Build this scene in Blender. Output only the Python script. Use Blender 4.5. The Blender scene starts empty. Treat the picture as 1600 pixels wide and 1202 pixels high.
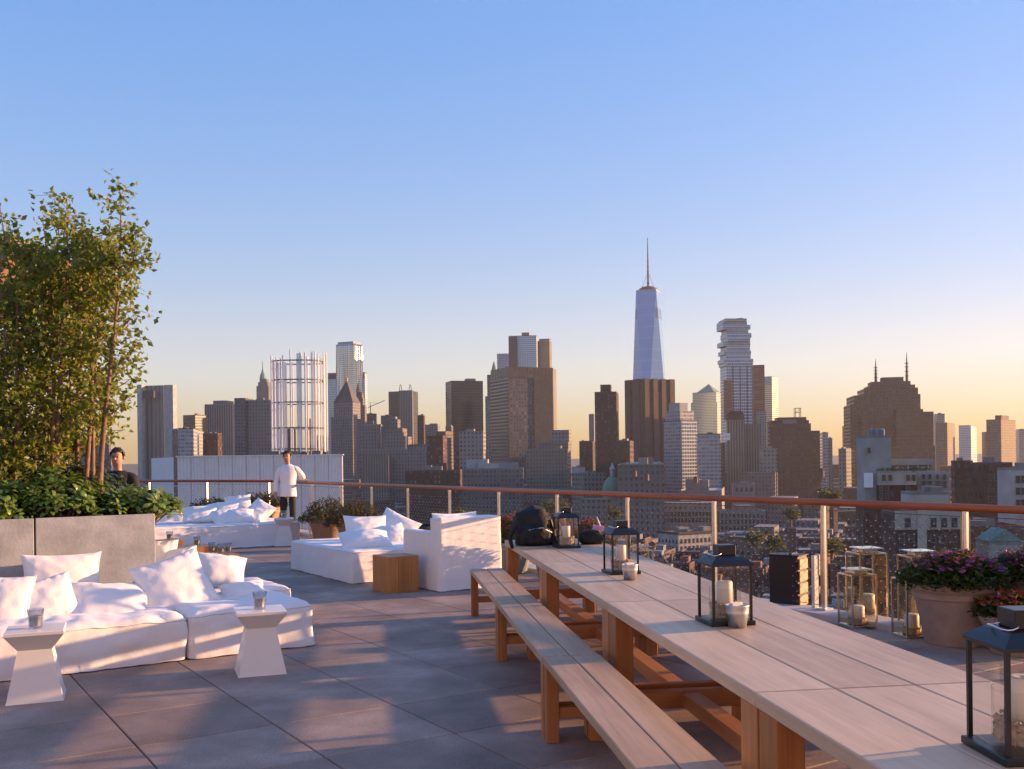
import bpy, bmesh, math, random
from mathutils import Vector, Matrix, noise
R = math.radians
random.seed(7)
scene = bpy.context.scene
col = scene.collection

# ------------------------------------------------------------------ camera
FPX, CX, HY, ROLL, CAMH = 1550.0, 800.0, 716.0, -0.012, 1.55
cam_data = bpy.data.cameras.new('camera')
cam_data.sensor_fit = 'HORIZONTAL'; cam_data.sensor_width = 36.0
cam_data.lens = 36.0 * FPX / 1600.0
cam_data.shift_y = (HY - 601.0) / 1600.0
cam_data.clip_start = 0.05; cam_data.clip_end = 60000
cam = bpy.data.objects.new('camera', cam_data); col.objects.link(cam)
cam.matrix_world = Matrix.Translation((0, 0, CAMH)) @ Matrix.Rotation(R(90), 4, 'X') @ Matrix.Rotation(ROLL, 4, 'Z')
scene.camera = cam

# ------------------------------------------------------------------ sky, sun, exposure
SUN_AZ, SUN_EL = 74.0, 8.0          # degrees to the right of the view direction, above the horizon
world = bpy.data.worlds.new('World'); scene.world = world; world.use_nodes = True
wn = world.node_tree.nodes; wl = world.node_tree.links
bg = wn['Background']
sky = wn.new('ShaderNodeTexSky'); sky.sky_type = 'NISHITA'; sky.sun_disc = False
sky.sun_elevation = R(SUN_EL); sky.sun_rotation = R(SUN_AZ)
sky.altitude = 60; sky.air_density = 1.6; sky.dust_density = 0.5; sky.ozone_density = 3.0
gm = wn.new('ShaderNodeGamma'); gm.inputs['Gamma'].default_value = 0.40            # the photograph's soft contrast, alike over the whole sky
tn = wn.new('ShaderNodeMix'); tn.data_type = 'RGBA'; tn.blend_type = 'MULTIPLY'; tn.clamp_result = False
tn.inputs[0].default_value = 1.0; tn.inputs[7].default_value = (1.80, 1.82, 2.30, 1)  # white balance
wl.new(sky.outputs[0], gm.inputs[0]); wl.new(gm.outputs[0], tn.inputs[6]); hs = wn.new('ShaderNodeHueSaturation'); hs.inputs['Saturation'].default_value = 1.80
wl.new(tn.outputs[2], hs.inputs['Color']); wl.new(hs.outputs[0], bg.inputs['Color'])
bg.inputs['Strength'].default_value = 0.104
sun_d = bpy.data.lights.new('sun', 'SUN'); sun_d.energy = 5.0; sun_d.angle = R(0.53); sun_d.color = (1.0, 0.56, 0.27)
sun = bpy.data.objects.new('sun', sun_d); col.objects.link(sun)
TO_SUN = Vector((math.sin(R(SUN_AZ)) * math.cos(R(SUN_EL)), math.cos(R(SUN_AZ)) * math.cos(R(SUN_EL)), math.sin(R(SUN_EL))))
sun.rotation_euler = TO_SUN.to_track_quat('Z', 'Y').to_euler()
scene.view_settings.view_transform = 'Standard'; scene.view_settings.look = 'None'
scene.view_settings.exposure = 1.5; scene.view_settings.gamma = 1.0
scene.render.engine = 'CYCLES'
scene.cycles.use_denoising = True
scene.cycles.max_bounces = 8; scene.cycles.transparent_max_bounces = 24
scene.cycles.sample_clamp_indirect = 6.0
scene.cycles.caustics_reflective = False; scene.cycles.caustics_refractive = False

# ------------------------------------------------------------------ survey helpers: pixel of the photograph -> place
_r = Vector((math.cos(ROLL), 0, math.sin(ROLL))); _u = Vector((-math.sin(ROLL), 0, math.cos(ROLL)))
CAM = Vector((0, 0, CAMH))
def ray(px, py): return _r * (px - CX) + _u * (HY - py) + Vector((0, FPX, 0))
def P(px, py, d): r = ray(px, py); return CAM + r * (d / r.y)
def G(px, py, z=0.0): r = ray(px, py); return CAM + r * ((z - CAMH) / r.z)
def zat(px, py, d): return P(px, py, d).z
def slope(px, py=HY): r = ray(px, py); return r.x / r.y
def hit(c, dv, px, py=HY):          # how far along dv from c (plan view) until column px is met
    k = slope(px, py); return (k * c.y - c.x) / (dv.x - k * dv.y)
E1 = Vector((-0.5402, 0.8415, 0)); E2 = Vector((0.8415, 0.5402, 0))       # paving directions
E2A = math.atan2(E2.y, E2.x)
A1 = Vector((-0.1392, 0.9903, 0)); A2 = Vector((0.9903, 0.1392, 0))       # table directions
A2A = math.atan2(A2.y, A2.x)

# ------------------------------------------------------------------ object helpers
def tag(o, label=None, cat=None, group=None, kind=None):
    if label: o['label'] = label
    if cat: o['category'] = cat
    if group: o['group'] = group
    if kind: o['kind'] = kind
    return o
def thing(name, label, cat, loc=(0, 0, 0), rz=0.0, group=None):
    o = bpy.data.objects.new(name, None); col.objects.link(o)
    o.location = loc; o.rotation_euler = (0, 0, rz)
    return tag(o, label, cat, group)
def link(name, me, parent=None, loc=None, rz=None):
    o = bpy.data.objects.new(name, me); col.objects.link(o)
    if parent: o.parent = parent
    if loc is not None: o.location = loc
    if rz is not None: o.rotation_euler = (0, 0, rz)
    return o
def copy_tree(o, parent=None):
    c = o.copy(); col.objects.link(c); c.parent = parent
    for ch in list(o.children): copy_tree(ch, c)
    return c

class MB:
    def __init__(s): s.v = []; s.f = []; s.m = []; s.uv = []; s.has_uv = False
    def add(s, vs, fs, mi=0, uvs=None):
        n = len(s.v); s.v += [tuple(v) for v in vs]
        for k, f in enumerate(fs):
            s.f.append(tuple(i + n for i in f)); s.m.append(mi)
            if uvs: s.uv.append(uvs[k]); s.has_uv = True
            else: s.uv.append([(-50.0, -50.0)] * len(f))
        return s
    def box(s, a, b, mi=0, M=None, bev=0.0):
        x0, y0, z0 = a; x1, y1, z1 = b
        if bev > 0:
            bm = bmesh.new(); bmesh.ops.create_cube(bm, size=1.0)
            for v in bm.verts:
                v.co = Vector((x0 + (v.co.x + .5) * (x1 - x0), y0 + (v.co.y + .5) * (y1 - y0), z0 + (v.co.z + .5) * (z1 - z0)))
            bmesh.ops.bevel(bm, geom=bm.edges[:] , offset=bev, segments=1, affect='EDGES', profile=.5)
            bm.verts.index_update()
            vs = [v.co.copy() for v in bm.verts]; fs = [[v.index for v in f.verts] for f in bm.faces]; bm.free()
        else:
            vs = [Vector(p) for p in ((x0,y0,z0),(x1,y0,z0),(x1,y1,z0),(x0,y1,z0),(x0,y0,z1),(x1,y0,z1),(x1,y1,z1),(x0,y1,z1))]
            fs = [(0,3,2,1),(4,5,6,7),(0,1,5,4),(1,2,6,5),(2,3,7,6),(3,0,4,7)]
        if M is not None: vs = [M @ v for v in vs]
        return s.add(vs, fs, mi)
    def bar(s, p, q, w, h=None, mi=0, up=(0, 0, 1)):
        p = Vector(p); q = Vector(q); d = (q - p); L = d.length; d.normalize()
        u = Vector(up); x = d.cross(u)
        if x.length < 1e-4: x = d.cross(Vector((1, 0, 0)))
        x.normalize(); y = x.cross(d); h = h or w
        vs = [p + x * (sx * w / 2) + y * (sy * h / 2) + d * t for t in (0, L) for sx, sy in ((-1,-1),(1,-1),(1,1),(-1,1))]
        return s.add(vs, [(0,1,2,3),(7,6,5,4),(0,4,5,1),(1,5,6,2),(2,6,7,3),(3,7,4,0)], mi)
    def tube(s, pts, rs, n=6, mi=0, cap=True):
        pts = [Vector(p) for p in pts]
        if not hasattr(rs, '__len__'): rs = [rs] * len(pts)
        vs = []; fs = []
        d0 = (pts[1] - pts[0]).normalized()
        x = d0.cross(Vector((0, 0, 1)))
        if x.length < .05: x = d0.cross(Vector((1, 0, 0)))
        x.normalize()
        for i, p in enumerate(pts):
            d = (pts[min(i + 1, len(pts) - 1)] - pts[max(i - 1, 0)]).normalized()
            x = (x - d * x.dot(d)).normalized(); y = d.cross(x)
            vs += [p + (x * math.cos(2*math.pi*k/n) + y * math.sin(2*math.pi*k/n)) * rs[i] for k in range(n)]
        for i in range(len(pts) - 1):
            for k in range(n):
                k2 = (k + 1) % n; fs.append((i*n+k, i*n+k2, (i+1)*n+k2, (i+1)*n+k))
        if cap: fs.append(tuple(range(n - 1, -1, -1))); fs.append(tuple((len(pts)-1)*n + k for k in range(n)))
        return s.add(vs, fs, mi)
    def lathe(s, prof, n=24, mi=0, c=(0, 0, 0), cap=True):
        vs = []; fs = []
        for (r, z) in prof: vs += [(c[0] + r*math.cos(2*math.pi*k/n), c[1] + r*math.sin(2*math.pi*k/n), c[2] + z) for k in range(n)]
        for i in range(len(prof) - 1):
            for k in range(n):
                k2 = (k + 1) % n; fs.append((i*n+k, i*n+k2, (i+1)*n+k2, (i+1)*n+k))
        if cap: fs.append(tuple(range(n - 1, -1, -1))); fs.append(tuple((len(prof)-1)*n + k for k in range(n)))
        return s.add(vs, fs, mi)
    def mesh(s, name, mats, smooth=False):
        me = bpy.data.meshes.new(name); me.from_pydata(s.v, [], s.f)
        if not isinstance(mats, (list, tuple)): mats = [mats]
        for m in mats: me.materials.append(m)
        if len(mats) > 1: me.polygons.foreach_set('material_index', s.m)
        if s.has_uv:
            l = me.uv_layers.new(name='UVMap'); flat = []
            for f in s.uv:
                for c in f: flat += [c[0], c[1]]
            l.data.foreach_set('uv', flat)
        if smooth: me.polygons.foreach_set('use_smooth', [True] * len(me.polygons))
        me.update(); return me
    def build(s, name, mats, parent=None, smooth=False, loc=None, rz=None):
        return link(name, s.mesh(name, mats, smooth), parent, loc, rz)

# ------------------------------------------------------------------ materials
MATS = {}
def nmat(name):
    m = bpy.data.materials.new(name); m.use_nodes = True
    nt = m.node_tree; b = nt.nodes['Principled BSDF']
    return m, nt, b
def N(nt, t, **kw):
    n = nt.nodes.new(t)
    for k, v in kw.items(): setattr(n, k, v)
    return n
def L(nt, a, b): nt.links.new(a, b)
def math_n(nt, op, a, b=None, clamp=False):
    n = N(nt, 'ShaderNodeMath', operation=op); n.use_clamp = clamp
    for i, x in enumerate((a, b)):
        if x is None: continue
        if hasattr(x, 'is_output'): L(nt, x, n.inputs[i])
        else: n.inputs[i].default_value = x
    return n.outputs[0]
def ramp(nt, fac, stops):
    r = N(nt, 'ShaderNodeValToRGB'); e = r.color_ramp.elements
    while len(e) < len(stops): e.new(.5)
    for i, (p, c) in enumerate(stops): e[i].position = p; e[i].color = (*c, 1)
    L(nt, fac, r.inputs[0]); return r.outputs[0]
def noise_n(nt, vec, scale, detail=4, rough=.6):
    n = N(nt, 'ShaderNodeTexNoise'); n.inputs['Scale'].default_value = scale; n.inputs['Detail'].default_value = detail; n.inputs['Roughness'].default_value = rough
    if vec is not None: L(nt, vec, n.inputs['Vector'])
    return n
def mixc(nt, fac, a, b, blend='MIX'):
    n = N(nt, 'ShaderNodeMix', data_type='RGBA', blend_type=blend)
    for x, i in ((fac, 0), (a, 6), (b, 7)):
        if hasattr(x, 'is_output'): L(nt, x, n.inputs[i])
        elif isinstance(x, (int, float)): n.inputs[i].default_value = x
        else: n.inputs[i].default_value = (*x, 1)
    return n.outputs[2]
def bump(nt, b, h, strength, dist=.01):
    n = N(nt, 'ShaderNodeBump'); n.inputs['Strength'].default_value = strength; n.inputs['Distance'].default_value = dist
    L(nt, h, n.inputs['Height']); L(nt, n.outputs[0], b.inputs['Normal'])
def obj_vec(nt): return N(nt, 'ShaderNodeTexCoord').outputs['Object']
def plain(name, c, rough=.7, metal=0.0, var=.15, scale=6.0, bmp=0.0, bscale=60.0, spec=.5):
    m, nt, b = nmat(name); v = obj_vec(nt)
    n = noise_n(nt, v, scale); lo = tuple(x*(1-var) for x in c); hi = tuple(min(1, x*(1+var)) for x in c)
    L(nt, ramp(nt, n.outputs[0], [(.3, lo), (.7, hi)]), b.inputs['Base Color'])
    b.inputs['Roughness'].default_value = rough; b.inputs['Metallic'].default_value = metal
    b.inputs['Specular IOR Level'].default_value = spec
    if bmp: bump(nt, b, noise_n(nt, v, bscale, 3).outputs[0], bmp)
    MATS[name] = m; return m
def fabric(name, c):
    m, nt, b = nmat(name); v = obj_vec(nt)
    n = noise_n(nt, v, 3.0, 5); L(nt, ramp(nt, n.outputs[0], [(.3, tuple(x*.93 for x in c)), (.75, c)]), b.inputs['Base Color'])
    b.inputs['Roughness'].default_value = .92; b.inputs['Specular IOR Level'].default_value = .2
    b.inputs['Sheen Weight'].default_value = .15
    w = noise_n(nt, v, 420, 2).outputs[0]; k = noise_n(nt, v, 9, 4, .55).outputs[0]
    rd = math_n(nt, 'SUBTRACT', 1.0, math_n(nt, 'ABSOLUTE', math_n(nt, 'SUBTRACT', math_n(nt, 'MULTIPLY', noise_n(nt, v, 6.0, 4, .55).outputs[0], 4.0), 2.0)), True)
    rd = math_n(nt, 'POWER', rd, 3.0)          # thin creases
    h = math_n(nt, 'ADD', math_n(nt, 'ADD', math_n(nt, 'MULTIPLY', w, .06), math_n(nt, 'MULTIPLY', k, .16)), math_n(nt, 'MULTIPLY', rd, .13))
    bump(nt, b, h, .24, .03); MATS[name] = m; return m
def wood(name, lo, hi, axis=1, rough=.6, grain=1.0):
    m, nt, b = nmat(name); v = obj_vec(nt)
    mp = N(nt, 'ShaderNodeMapping'); sc = [14.0, 14.0, 14.0]; sc[axis] = .9; mp.inputs['Scale'].default_value = sc
    oi = N(nt, 'ShaderNodeObjectInfo'); off = N(nt, 'ShaderNodeVectorMath', operation='ADD'); mul = math_n(nt, 'MULTIPLY', oi.outputs['Random'], 40)
    L(nt, v, off.inputs[0]); cmb = N(nt, 'ShaderNodeCombineXYZ')
    for i in range(3): L(nt, mul, cmb.inputs[i])
    L(nt, cmb.outputs[0], off.inputs[1]); L(nt, off.outputs[0], mp.inputs[0])
    n1 = noise_n(nt, mp.outputs[0], 1.6, 6, .65); mp2 = N(nt, 'ShaderNodeMapping'); s2 = [110.0]*3; s2[axis] = 3.0; mp2.inputs['Scale'].default_value = s2
    L(nt, off.outputs[0], mp2.inputs[0]); n2 = noise_n(nt, mp2.outputs[0], 1.0, 3, .6)
    f = math_n(nt, 'ADD', math_n(nt, 'MULTIPLY', n1.outputs[0], .82), math_n(nt, 'MULTIPLY', n2.outputs[0], .18))
    big = noise_n(nt, v, 1.3, 3).outputs[0]
    f = math_n(nt, 'ADD', f, math_n(nt, 'MULTIPLY', math_n(nt, 'SUBTRACT', big, .5), .55))
    f = math_n(nt, 'ADD', f, math_n(nt, 'MULTIPLY', math_n(nt, 'SUBTRACT', oi.outputs['Random'], .5), .26))
    L(nt, ramp(nt, f, [(.28, lo), (.72, hi)]), b.inputs['Base Color'])
    b.inputs['Roughness'].default_value = rough
    bump(nt, b, n2.outputs[0], .25*grain, .004); MATS[name] = m; return m
def metal(name, c, rough, var=.1):
    m = plain(name, c, rough, 1.0, var, 20.0, .05, 150.0); return m
def pane_glass(name, tint=(.95, .95, .95), gloss=1.0):
    m, nt, b = nmat(name); nt.nodes.remove(b); out = nt.nodes['Material Output']
    t = N(nt, 'ShaderNodeBsdfTransparent'); t.inputs[0].default_value = (*tint, 1)
    g = N(nt, 'ShaderNodeBsdfGlossy'); g.inputs['Roughness'].default_value = .02
    lw = N(nt, 'ShaderNodeLayerWeight'); lw.inputs[0].default_value = .5      # thin pane: same reflection from both sides
    sch = math_n(nt, 'ADD', .06, math_n(nt, 'MULTIPLY', math_n(nt, 'POWER', lw.outputs['Facing'], 5.0), .94))
    mx = N(nt, 'ShaderNodeMixShader'); L(nt, math_n(nt, 'MULTIPLY', sch, gloss, True), mx.inputs[0])
    L(nt, t.outputs[0], mx.inputs[1]); L(nt, g.outputs[0], mx.inputs[2]); L(nt, mx.outputs[0], out.inputs[0])
    MATS[name] = m; return m
def leaf_mat(name, c1, c2, trans=.35, rough=.45):
    m, nt, b = nmat(name); out = nt.nodes['Material Output']
    geo = N(nt, 'ShaderNodeNewGeometry'); c = mixc(nt, geo.outputs['Random Per Island'], c1, c2)
    L(nt, c, b.inputs['Base Color']); b.inputs['Roughness'].default_value = rough
    t = N(nt, 'ShaderNodeBsdfTranslucent'); L(nt, mixc(nt, .5, c, (.30, .27, .03), 'ADD'), t.inputs[0])
    mx = N(nt, 'ShaderNodeMixShader'); mx.inputs[0].default_value = trans
    L(nt, b.outputs[0], mx.inputs[1]); L(nt, t.outputs[0], mx.inputs[2]); L(nt, mx.outputs[0], out.inputs[0])
    MATS[name] = m; return m
def facade(name, wall, glass=(.02, .025, .03), bay=3.2, floor=3.6, wu=.5, wv=.5, pale=.25, grough=.15, wrough=.85, var=.18, vert=None, gmetal=0.0, spandrel=None):
    """wall with a grid of windows, laid out in metres on the walls' own uv"""
    if 'glass' not in name: wall = (wall[0]*.47, wall[1]*.475, wall[2]*.49)
    m, nt, b = nmat(name)
    uv = N(nt, 'ShaderNodeUVMap').outputs[0]; sp = N(nt, 'ShaderNodeSeparateXYZ'); L(nt, uv, sp.inputs[0])
    cu = math_n(nt, 'DIVIDE', sp.outputs[0], bay); cv = math_n(nt, 'DIVIDE', sp.outputs[1], floor)
    fu = math_n(nt, 'FRACT', cu); fv = math_n(nt, 'FRACT', cv)
    du = math_n(nt, 'ABSOLUTE', math_n(nt, 'SUBTRACT', fu, .5)); dv = math_n(nt, 'ABSOLUTE', math_n(nt, 'SUBTRACT', fv, .55))
    mu = math_n(nt, 'LESS_THAN', du, wu/2); mv = math_n(nt, 'LESS_THAN', dv, wv/2)
    mask = math_n(nt, 'MULTIPLY', mu, mv)
    cell = N(nt, 'ShaderNodeCombineXYZ'); L(nt, math_n(nt, 'FLOOR', cu), cell.inputs[0]); L(nt, math_n(nt, 'FLOOR', cv), cell.inputs[1])
    oi = N(nt, 'ShaderNodeObjectInfo'); L(nt, math_n(nt, 'MULTIPLY', oi.outputs['Random'], 90), cell.inputs[2])
    wnz = N(nt, 'ShaderNodeTexWhiteNoise'); L(nt, cell.outputs[0], wnz.inputs[0])
    blind = math_n(nt, 'MULTIPLY', math_n(nt, 'POWER', wnz.outputs[0], 3.0), pale)
    gc = mixc(nt, blind, glass, (.55, .5, .42))
    v = obj_vec(nt); nz = noise_n(nt, v, .05, 5, .65).outputs[0]
    rnd = math_n(nt, 'MULTIPLY', math_n(nt, 'SUBTRACT', oi.outputs['Random'], .5), var)
    f = math_n(nt, 'ADD', math_n(nt, 'ADD', .74, math_n(nt, 'MULTIPLY', nz, .5)), rnd)
    wc = mixc(nt, 1.0, wall, (1, 1, 1), 'MULTIPLY')
    wcn = N(nt, 'ShaderNodeVectorMath', operation='SCALE'); L(nt, wc, wcn.inputs[0]); L(nt, f, wcn.inputs['Scale'])
    wcol = wcn.outputs[0]
    if spandrel: wcol = mixc(nt, mu, wcol, spandrel)
    L(nt, mixc(nt, mask, wcol, gc), b.inputs['Base Color'])
    rr = N(nt, 'ShaderNodeMapRange'); L(nt, mask, rr.inputs[0]); rr.inputs[3].default_value = wrough; rr.inputs[4].default_value = grough
    L(nt, rr.outputs[0], b.inputs['Roughness'])
    if gmetal: L(nt, math_n(nt, 'MULTIPLY', mask, gmetal), b.inputs['Metallic'])
    MATS[name] = m; return m

# terrace
fabric('white_canvas', (.83, .81, .80)); fabric('white_cotton', (.85, .83, .82))
plain('white_ceramic', (.78, .75, .72), .35, 0, .03, 3)
plain('concrete', (.315, .335, .36), .85, 0, .28, 3.5, .25, 40)
wood('table_top_wood', (.46, .32, .205), (.68, .50, .335), 1, .55, .5)
wood('bench_wood', (.40, .25, .145), (.60, .415, .26), 1, .55, .5)
wood('teak_x', (.30, .115, .035), (.50, .225, .085), 0, .5)
wood('teak_y', (.30, .115, .035), (.50, .225, .085), 1, .5)
wood('teak_z', (.30, .115, .035), (.50, .225, .085), 2, .5)
wood('cube_wood', (.30, .12, .03), (.50, .225, .07), 2, .45)
wood('handrail_wood', (.33, .085, .025), (.47, .15, .045), 0, .42, .5)
metal('steel', (.72, .70, .66), .28); plain('wire', (.07, .065, .06), .6); metal('knot', (.75, .72, .66), .3); metal('brass', (.74, .66, .52), .25)
metal('galvanised', (.62, .63, .64), .38, .18); metal('polished', (.82, .82, .84), .12)
plain('black_metal', (.012, .013, .018), .4, 0, .2, 10); plain('black_cloth', (.014, .014, .016), .8, 0, .5, 8, .9, 14)
plain('black_plastic', (.014, .012, .012), .5); plain('wax', (.82, .78, .70), .5, 0, .04, 6)
plain('terracotta_grey', (.36, .28, .235), .85, 0, .18, 5, .2, 30); plain('terracotta', (.42, .26, .16), .85, 0, .2, 5, .2, 30)
plain('grey_pot', (.22, .22, .22), .8, 0, .12, 5, .1, 30)
plain('soil', (.035, .024, .016), .95, 0, .4, 20); plain('curb', (.55, .52, .49), .7, 0, .12, 4)
plain('slat_bronze', (.40, .235, .085), .5, 0, .15, 12); plain('pink_paper', (.62, .35, .55), .6); plain('straw', (.8, .78, .76), .5)
plain('skin', (.46, .24, .15), .55, 0, .06, 20); plain('hair', (.018, .012, .009), .5); plain('white_shirt', (.78, .74, .74), .85, 0, .03, 5, .25, 30)
plain('dark_trousers', (.016, .022, .03), .85, 0, .2, 10); plain('black_shirt', (.012, .011, .011), .85); plain('eye_dark', (.02, .012, .01), .4); plain('lip', (.32, .11, .09), .5)
plain('pebble', (.42, .33, .22), .6, 0, .35, 50)
pane_glass('clear_pane', (.95, .95, .94), .9); pane_glass('lantern_pane', (.93, .90, .82), 1.1); pane_glass('tumbler_glass', (.88, .89, .90), 1.5)
pane_glass('city_glass', (.5, .55, .6), 1.0)
plain('bark', (.17, .10, .075), .8, 0, .4, 12, .4, 40)
leaf_mat('birch_leaf', (.070, .130, .015), (.225, .250, .035), .45)
leaf_mat('shrub_leaf', (.07, .145, .020), (.17, .25, .045), .22, .38)
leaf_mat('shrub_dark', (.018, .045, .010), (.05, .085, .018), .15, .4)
leaf_mat('rust_leaf', (.07, .035, .012), (.09, .075, .02), .25); leaf_mat('plant_leaf', (.025, .045, .010), (.07, .09, .02), .25)
leaf_mat('pink_petal', (.40, .05, .13), (.55, .16, .25), .3); leaf_mat('purple_petal', (.13, .03, .22), (.35, .08, .30), .3); leaf_mat('red_petal', (.45, .02, .01), (.55, .09, .03), .3)
plain('white_paint', (.72, .70, .69), .55, 0, .05, 3); plain('pole_paint', (.86, .83, .80), .5, 0, .05, 3)
plain('canopy_wood', (.24, .13, .09), .7)

# ================================================================== TERRACE STRUCTURE
m, nt, b = nmat('paver'); v = obj_vec(nt); oi = N(nt, 'ShaderNodeObjectInfo')
geo = N(nt, 'ShaderNodeNewGeometry').outputs['Position']
sp1 = math_n(nt, 'ADD', math_n(nt, 'MULTIPLY', noise_n(nt, geo, 190, 2, .5).outputs[0], .5), math_n(nt, 'MULTIPLY', noise_n(nt, geo, 70, 3, .7).outputs[0], .5)); sp2 = noise_n(nt, geo, 1.7, 5, .6).outputs[0]
f = math_n(nt, 'ADD', math_n(nt, 'MULTIPLY', sp1, .55), math_n(nt, 'MULTIPLY', sp2, .45))
f = math_n(nt, 'ADD', f, math_n(nt, 'MULTIPLY', math_n(nt, 'SUBTRACT', oi.outputs['Random'], .5), .07))
L(nt, ramp(nt, f, [(.36, (.15, .104, .080)), (.52, (.30, .212, .166)), (.66, (.52, .39, .31))]), b.inputs['Base Color'])
b.inputs['Roughness'].default_value = .72; bump(nt, b, sp1, .35, .004); MATS['paver'] = m
plain('joint', (.03, .028, .028), .9); plain('slab', (.25, .24, .23), .9)

RAILZ = 1.085
R0 = G(871, 769, RAILZ); R0.z = 0
UR = R0.dot(E2); VR0 = R0.dot(E1)
tc = hit(R0, E1, 426); CORNER = R0 + E1 * tc
LEFT_END = P(150, 751, 25.9); LEFT_END.z = 0
ELEFT = (LEFT_END - CORNER).normalized()
NEAR_R = R0 - E1 * 15.0
deck_poly = [NEAR_R + E2*.12, CORNER + E2*.12 + E1*.12, LEFT_END + Vector((0, .15, 0)), Vector((-16, 26, 0)), Vector((-16, -5, 0)), Vector((11, -5, 0))]
def prism(poly, z0, z1):
    n = len(poly); mb = MB()
    mb.add([(p.x, p.y, z0) for p in poly] + [(p.x, p.y, z1) for p in poly],
           [tuple(range(n-1, -1, -1)), tuple(range(n, 2*n))] + [(i, (i+1) % n, n + (i+1) % n, n + i) for i in range(n)])
    return mb
deck = prism(deck_poly, -.45, -.045).build('deck', MATS['joint']); tag(deck, kind='structure')
low_poly = [p + (Vector((-4, 10, 0)) - p).normalized() * .6 for p in deck_poly]
body = prism(low_poly, -60.0, -.46).build('hotel_wall', MATS['slab']); tag(body, kind='structure')

# unseen wall added behind the camera to bounce warm light onto the terrace
plain('warm_bounce', (.76, .71, .67), .85, 0, .1, 1.5, .15, 30)
pw_ = MB(); pw_.box((-16, -5.0, -.04), (9.5, -2.7, 8.5)); tag(pw_.build('unseen_bounce_wall', MATS['warm_bounce']), kind='structure')
def inside(p, poly):
    c = False; n = len(poly)
    for i in range(n):
        a, b2 = poly[i], poly[(i+1) % n]
        if (a.y > p.y) != (b2.y > p.y) and p.x < (b2.x - a.x) * (p.y - a.y) / (b2.y - a.y) + a.x: c = not c
    return c
TILE = .775
u0 = G(457, 1150).dot(E2); v0 = G(187, 1171).dot(E1)
pv = MB().box((.004, .004, -.045), (TILE - .004, TILE - .004, 0), bev=.004).mesh('paver', MATS['paver'])
cells = []
for i in range(-40, 40):
    for j in range(-20, 45):
        u = u0 + i*TILE; w = v0 + j*TILE; c = E2*(u + TILE/2) + E1*(w + TILE/2)
        if not inside(c, deck_poly) or u + TILE > UR - .02: continue
        inview = c.y > 1.5 and abs(c.x / c.y) < .58
        if c.y > -4: cells.append((not inview, c.length, u, w))
cells.sort(); far = MB()
for k, (nv, dist, u, w) in enumerate(cells):
    o = E2*u + E1*w
    if k < 300 and not nv:
        p = link('paver', pv, deck); p.location = o; p.rotation_euler = (0, 0, E2A)
    else:
        M = Matrix.Translation(o) @ Matrix.Rotation(E2A, 4, 'Z'); far.box((.004, .004, -.045), (TILE-.004, TILE-.004, 0), M=M)
o = far.build('outer_pavers', MATS['paver'], deck); o['kind'] = 'stuff'
# edging strip at the foot of the railing
cb = MB(); cb.box((-.24, -15, -.045), (.10, tc, .045), bev=.006); 
o = cb.build('edging', MATS['curb'], deck); o.location = R0; o.rotation_euler = (0, 0, E2A)

# ================================================================== RAILING
def railing(label, start, dv, t0, t1, post_ts):
    root = thing('railing', label, 'railing', start, math.atan2(dv.y, dv.x), 'railings round the roof terrace')
    # local x runs along the rail
    MB().tube([(t0, 0, RAILZ), (t1, 0, RAILZ)], .034, 14).build('handrail', MATS['handrail_wood'], root, smooth=False)
    for p in root.children[-1].data.polygons: p.use_smooth = len(p.vertices) == 4
    post = MB()
    post.box((-.020, -.008, .0), (-.011, .026, RAILZ - .03), bev=.002); post.box((.011, -.008, .0), (.020, .026, RAILZ - .03), bev=.002)
    post.box((-.0105, .0, .0), (.0105, .018, RAILZ - .03)); post.box((-.06, -.05, .045), (.06, .07, .062))
    pm = post.mesh('post', MATS['steel'])
    for t in post_ts: link('post', pm, root, (t, 0, 0))
    ts = sorted(post_ts)
    for a, c in zip(ts, ts[1:]):
        w = c - a - .08; h = RAILZ - .16; mb = MB(); s = .10; z0 = .085; n = int((w + h) / s) + 1
        for k in range(n):
            for sg in (1, -1):
                x0 = k*s - h if sg == 1 else k*s; x1 = x0 + h if sg == 1 else x0 - h
                za, zb = z0, z0 + h; xa, xb = x0, x1
                if sg == 1:
                    if xa < 0: za += -xa; xa = 0
                    if xb > w: zb -= xb - w; xb = w
                else:
                    if xa > w: za += xa - w; xa = w
                    if xb < 0: zb -= -xb; xb = 0
                if zb - za > .02: mb.bar((xa, 0, za), (xb, 0, zb), .0017, .0017)
        kk = 0
        for r in range(int(2*h/s)):
            for q in range(int(w/s) + 1):
                x = q*s + (s/2 if r % 2 else 0); z = z0 + r*s/2
                if 0 < x < w and z < z0 + h:
                    e = .0060; c0 = Vector((x, 0, z))
                    mb.add([c0 + Vector(d)*e for d in ((1.6,0,0),(-1.6,0,0),(0,1,0),(0,-1,0),(0,0,1),(0,0,-1))],
                           [(0,2,4),(2,1,4),(1,3,4),(3,0,4),(2,0,5),(1,2,5),(3,1,5),(0,3,5)], 1)
        mb.bar((0, 0, z0), (w, 0, z0), .006); mb.bar((0, 0, z0 + h), (w, 0, z0 + h), .006)
        mb.bar((0, 0, z0), (0, 0, z0+h), .005); mb.bar((w, 0, z0), (w, 0, z0+h), .005)
        link('wire_mesh', mb.mesh('wire_mesh', [MATS['wire'], MATS['knot']]), root, (a + .04, .012, 0))
    return root
posts_px = [531, 577, 634, 700, 780, 871, 981, 1122, 1288, 1508]
ts = [hit(R0, E1, p) for p in posts_px]
sp = (ts[0] - ts[-1]) / (len(ts) - 1)
T0 = ts[0]
post_ts = [T0 - sp*k for k in range(0, 17)] + [T0 + sp, T0 + 2*sp]
post_ts = [t for t in post_ts if -15 < t < tc - .3] + [tc]
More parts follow.
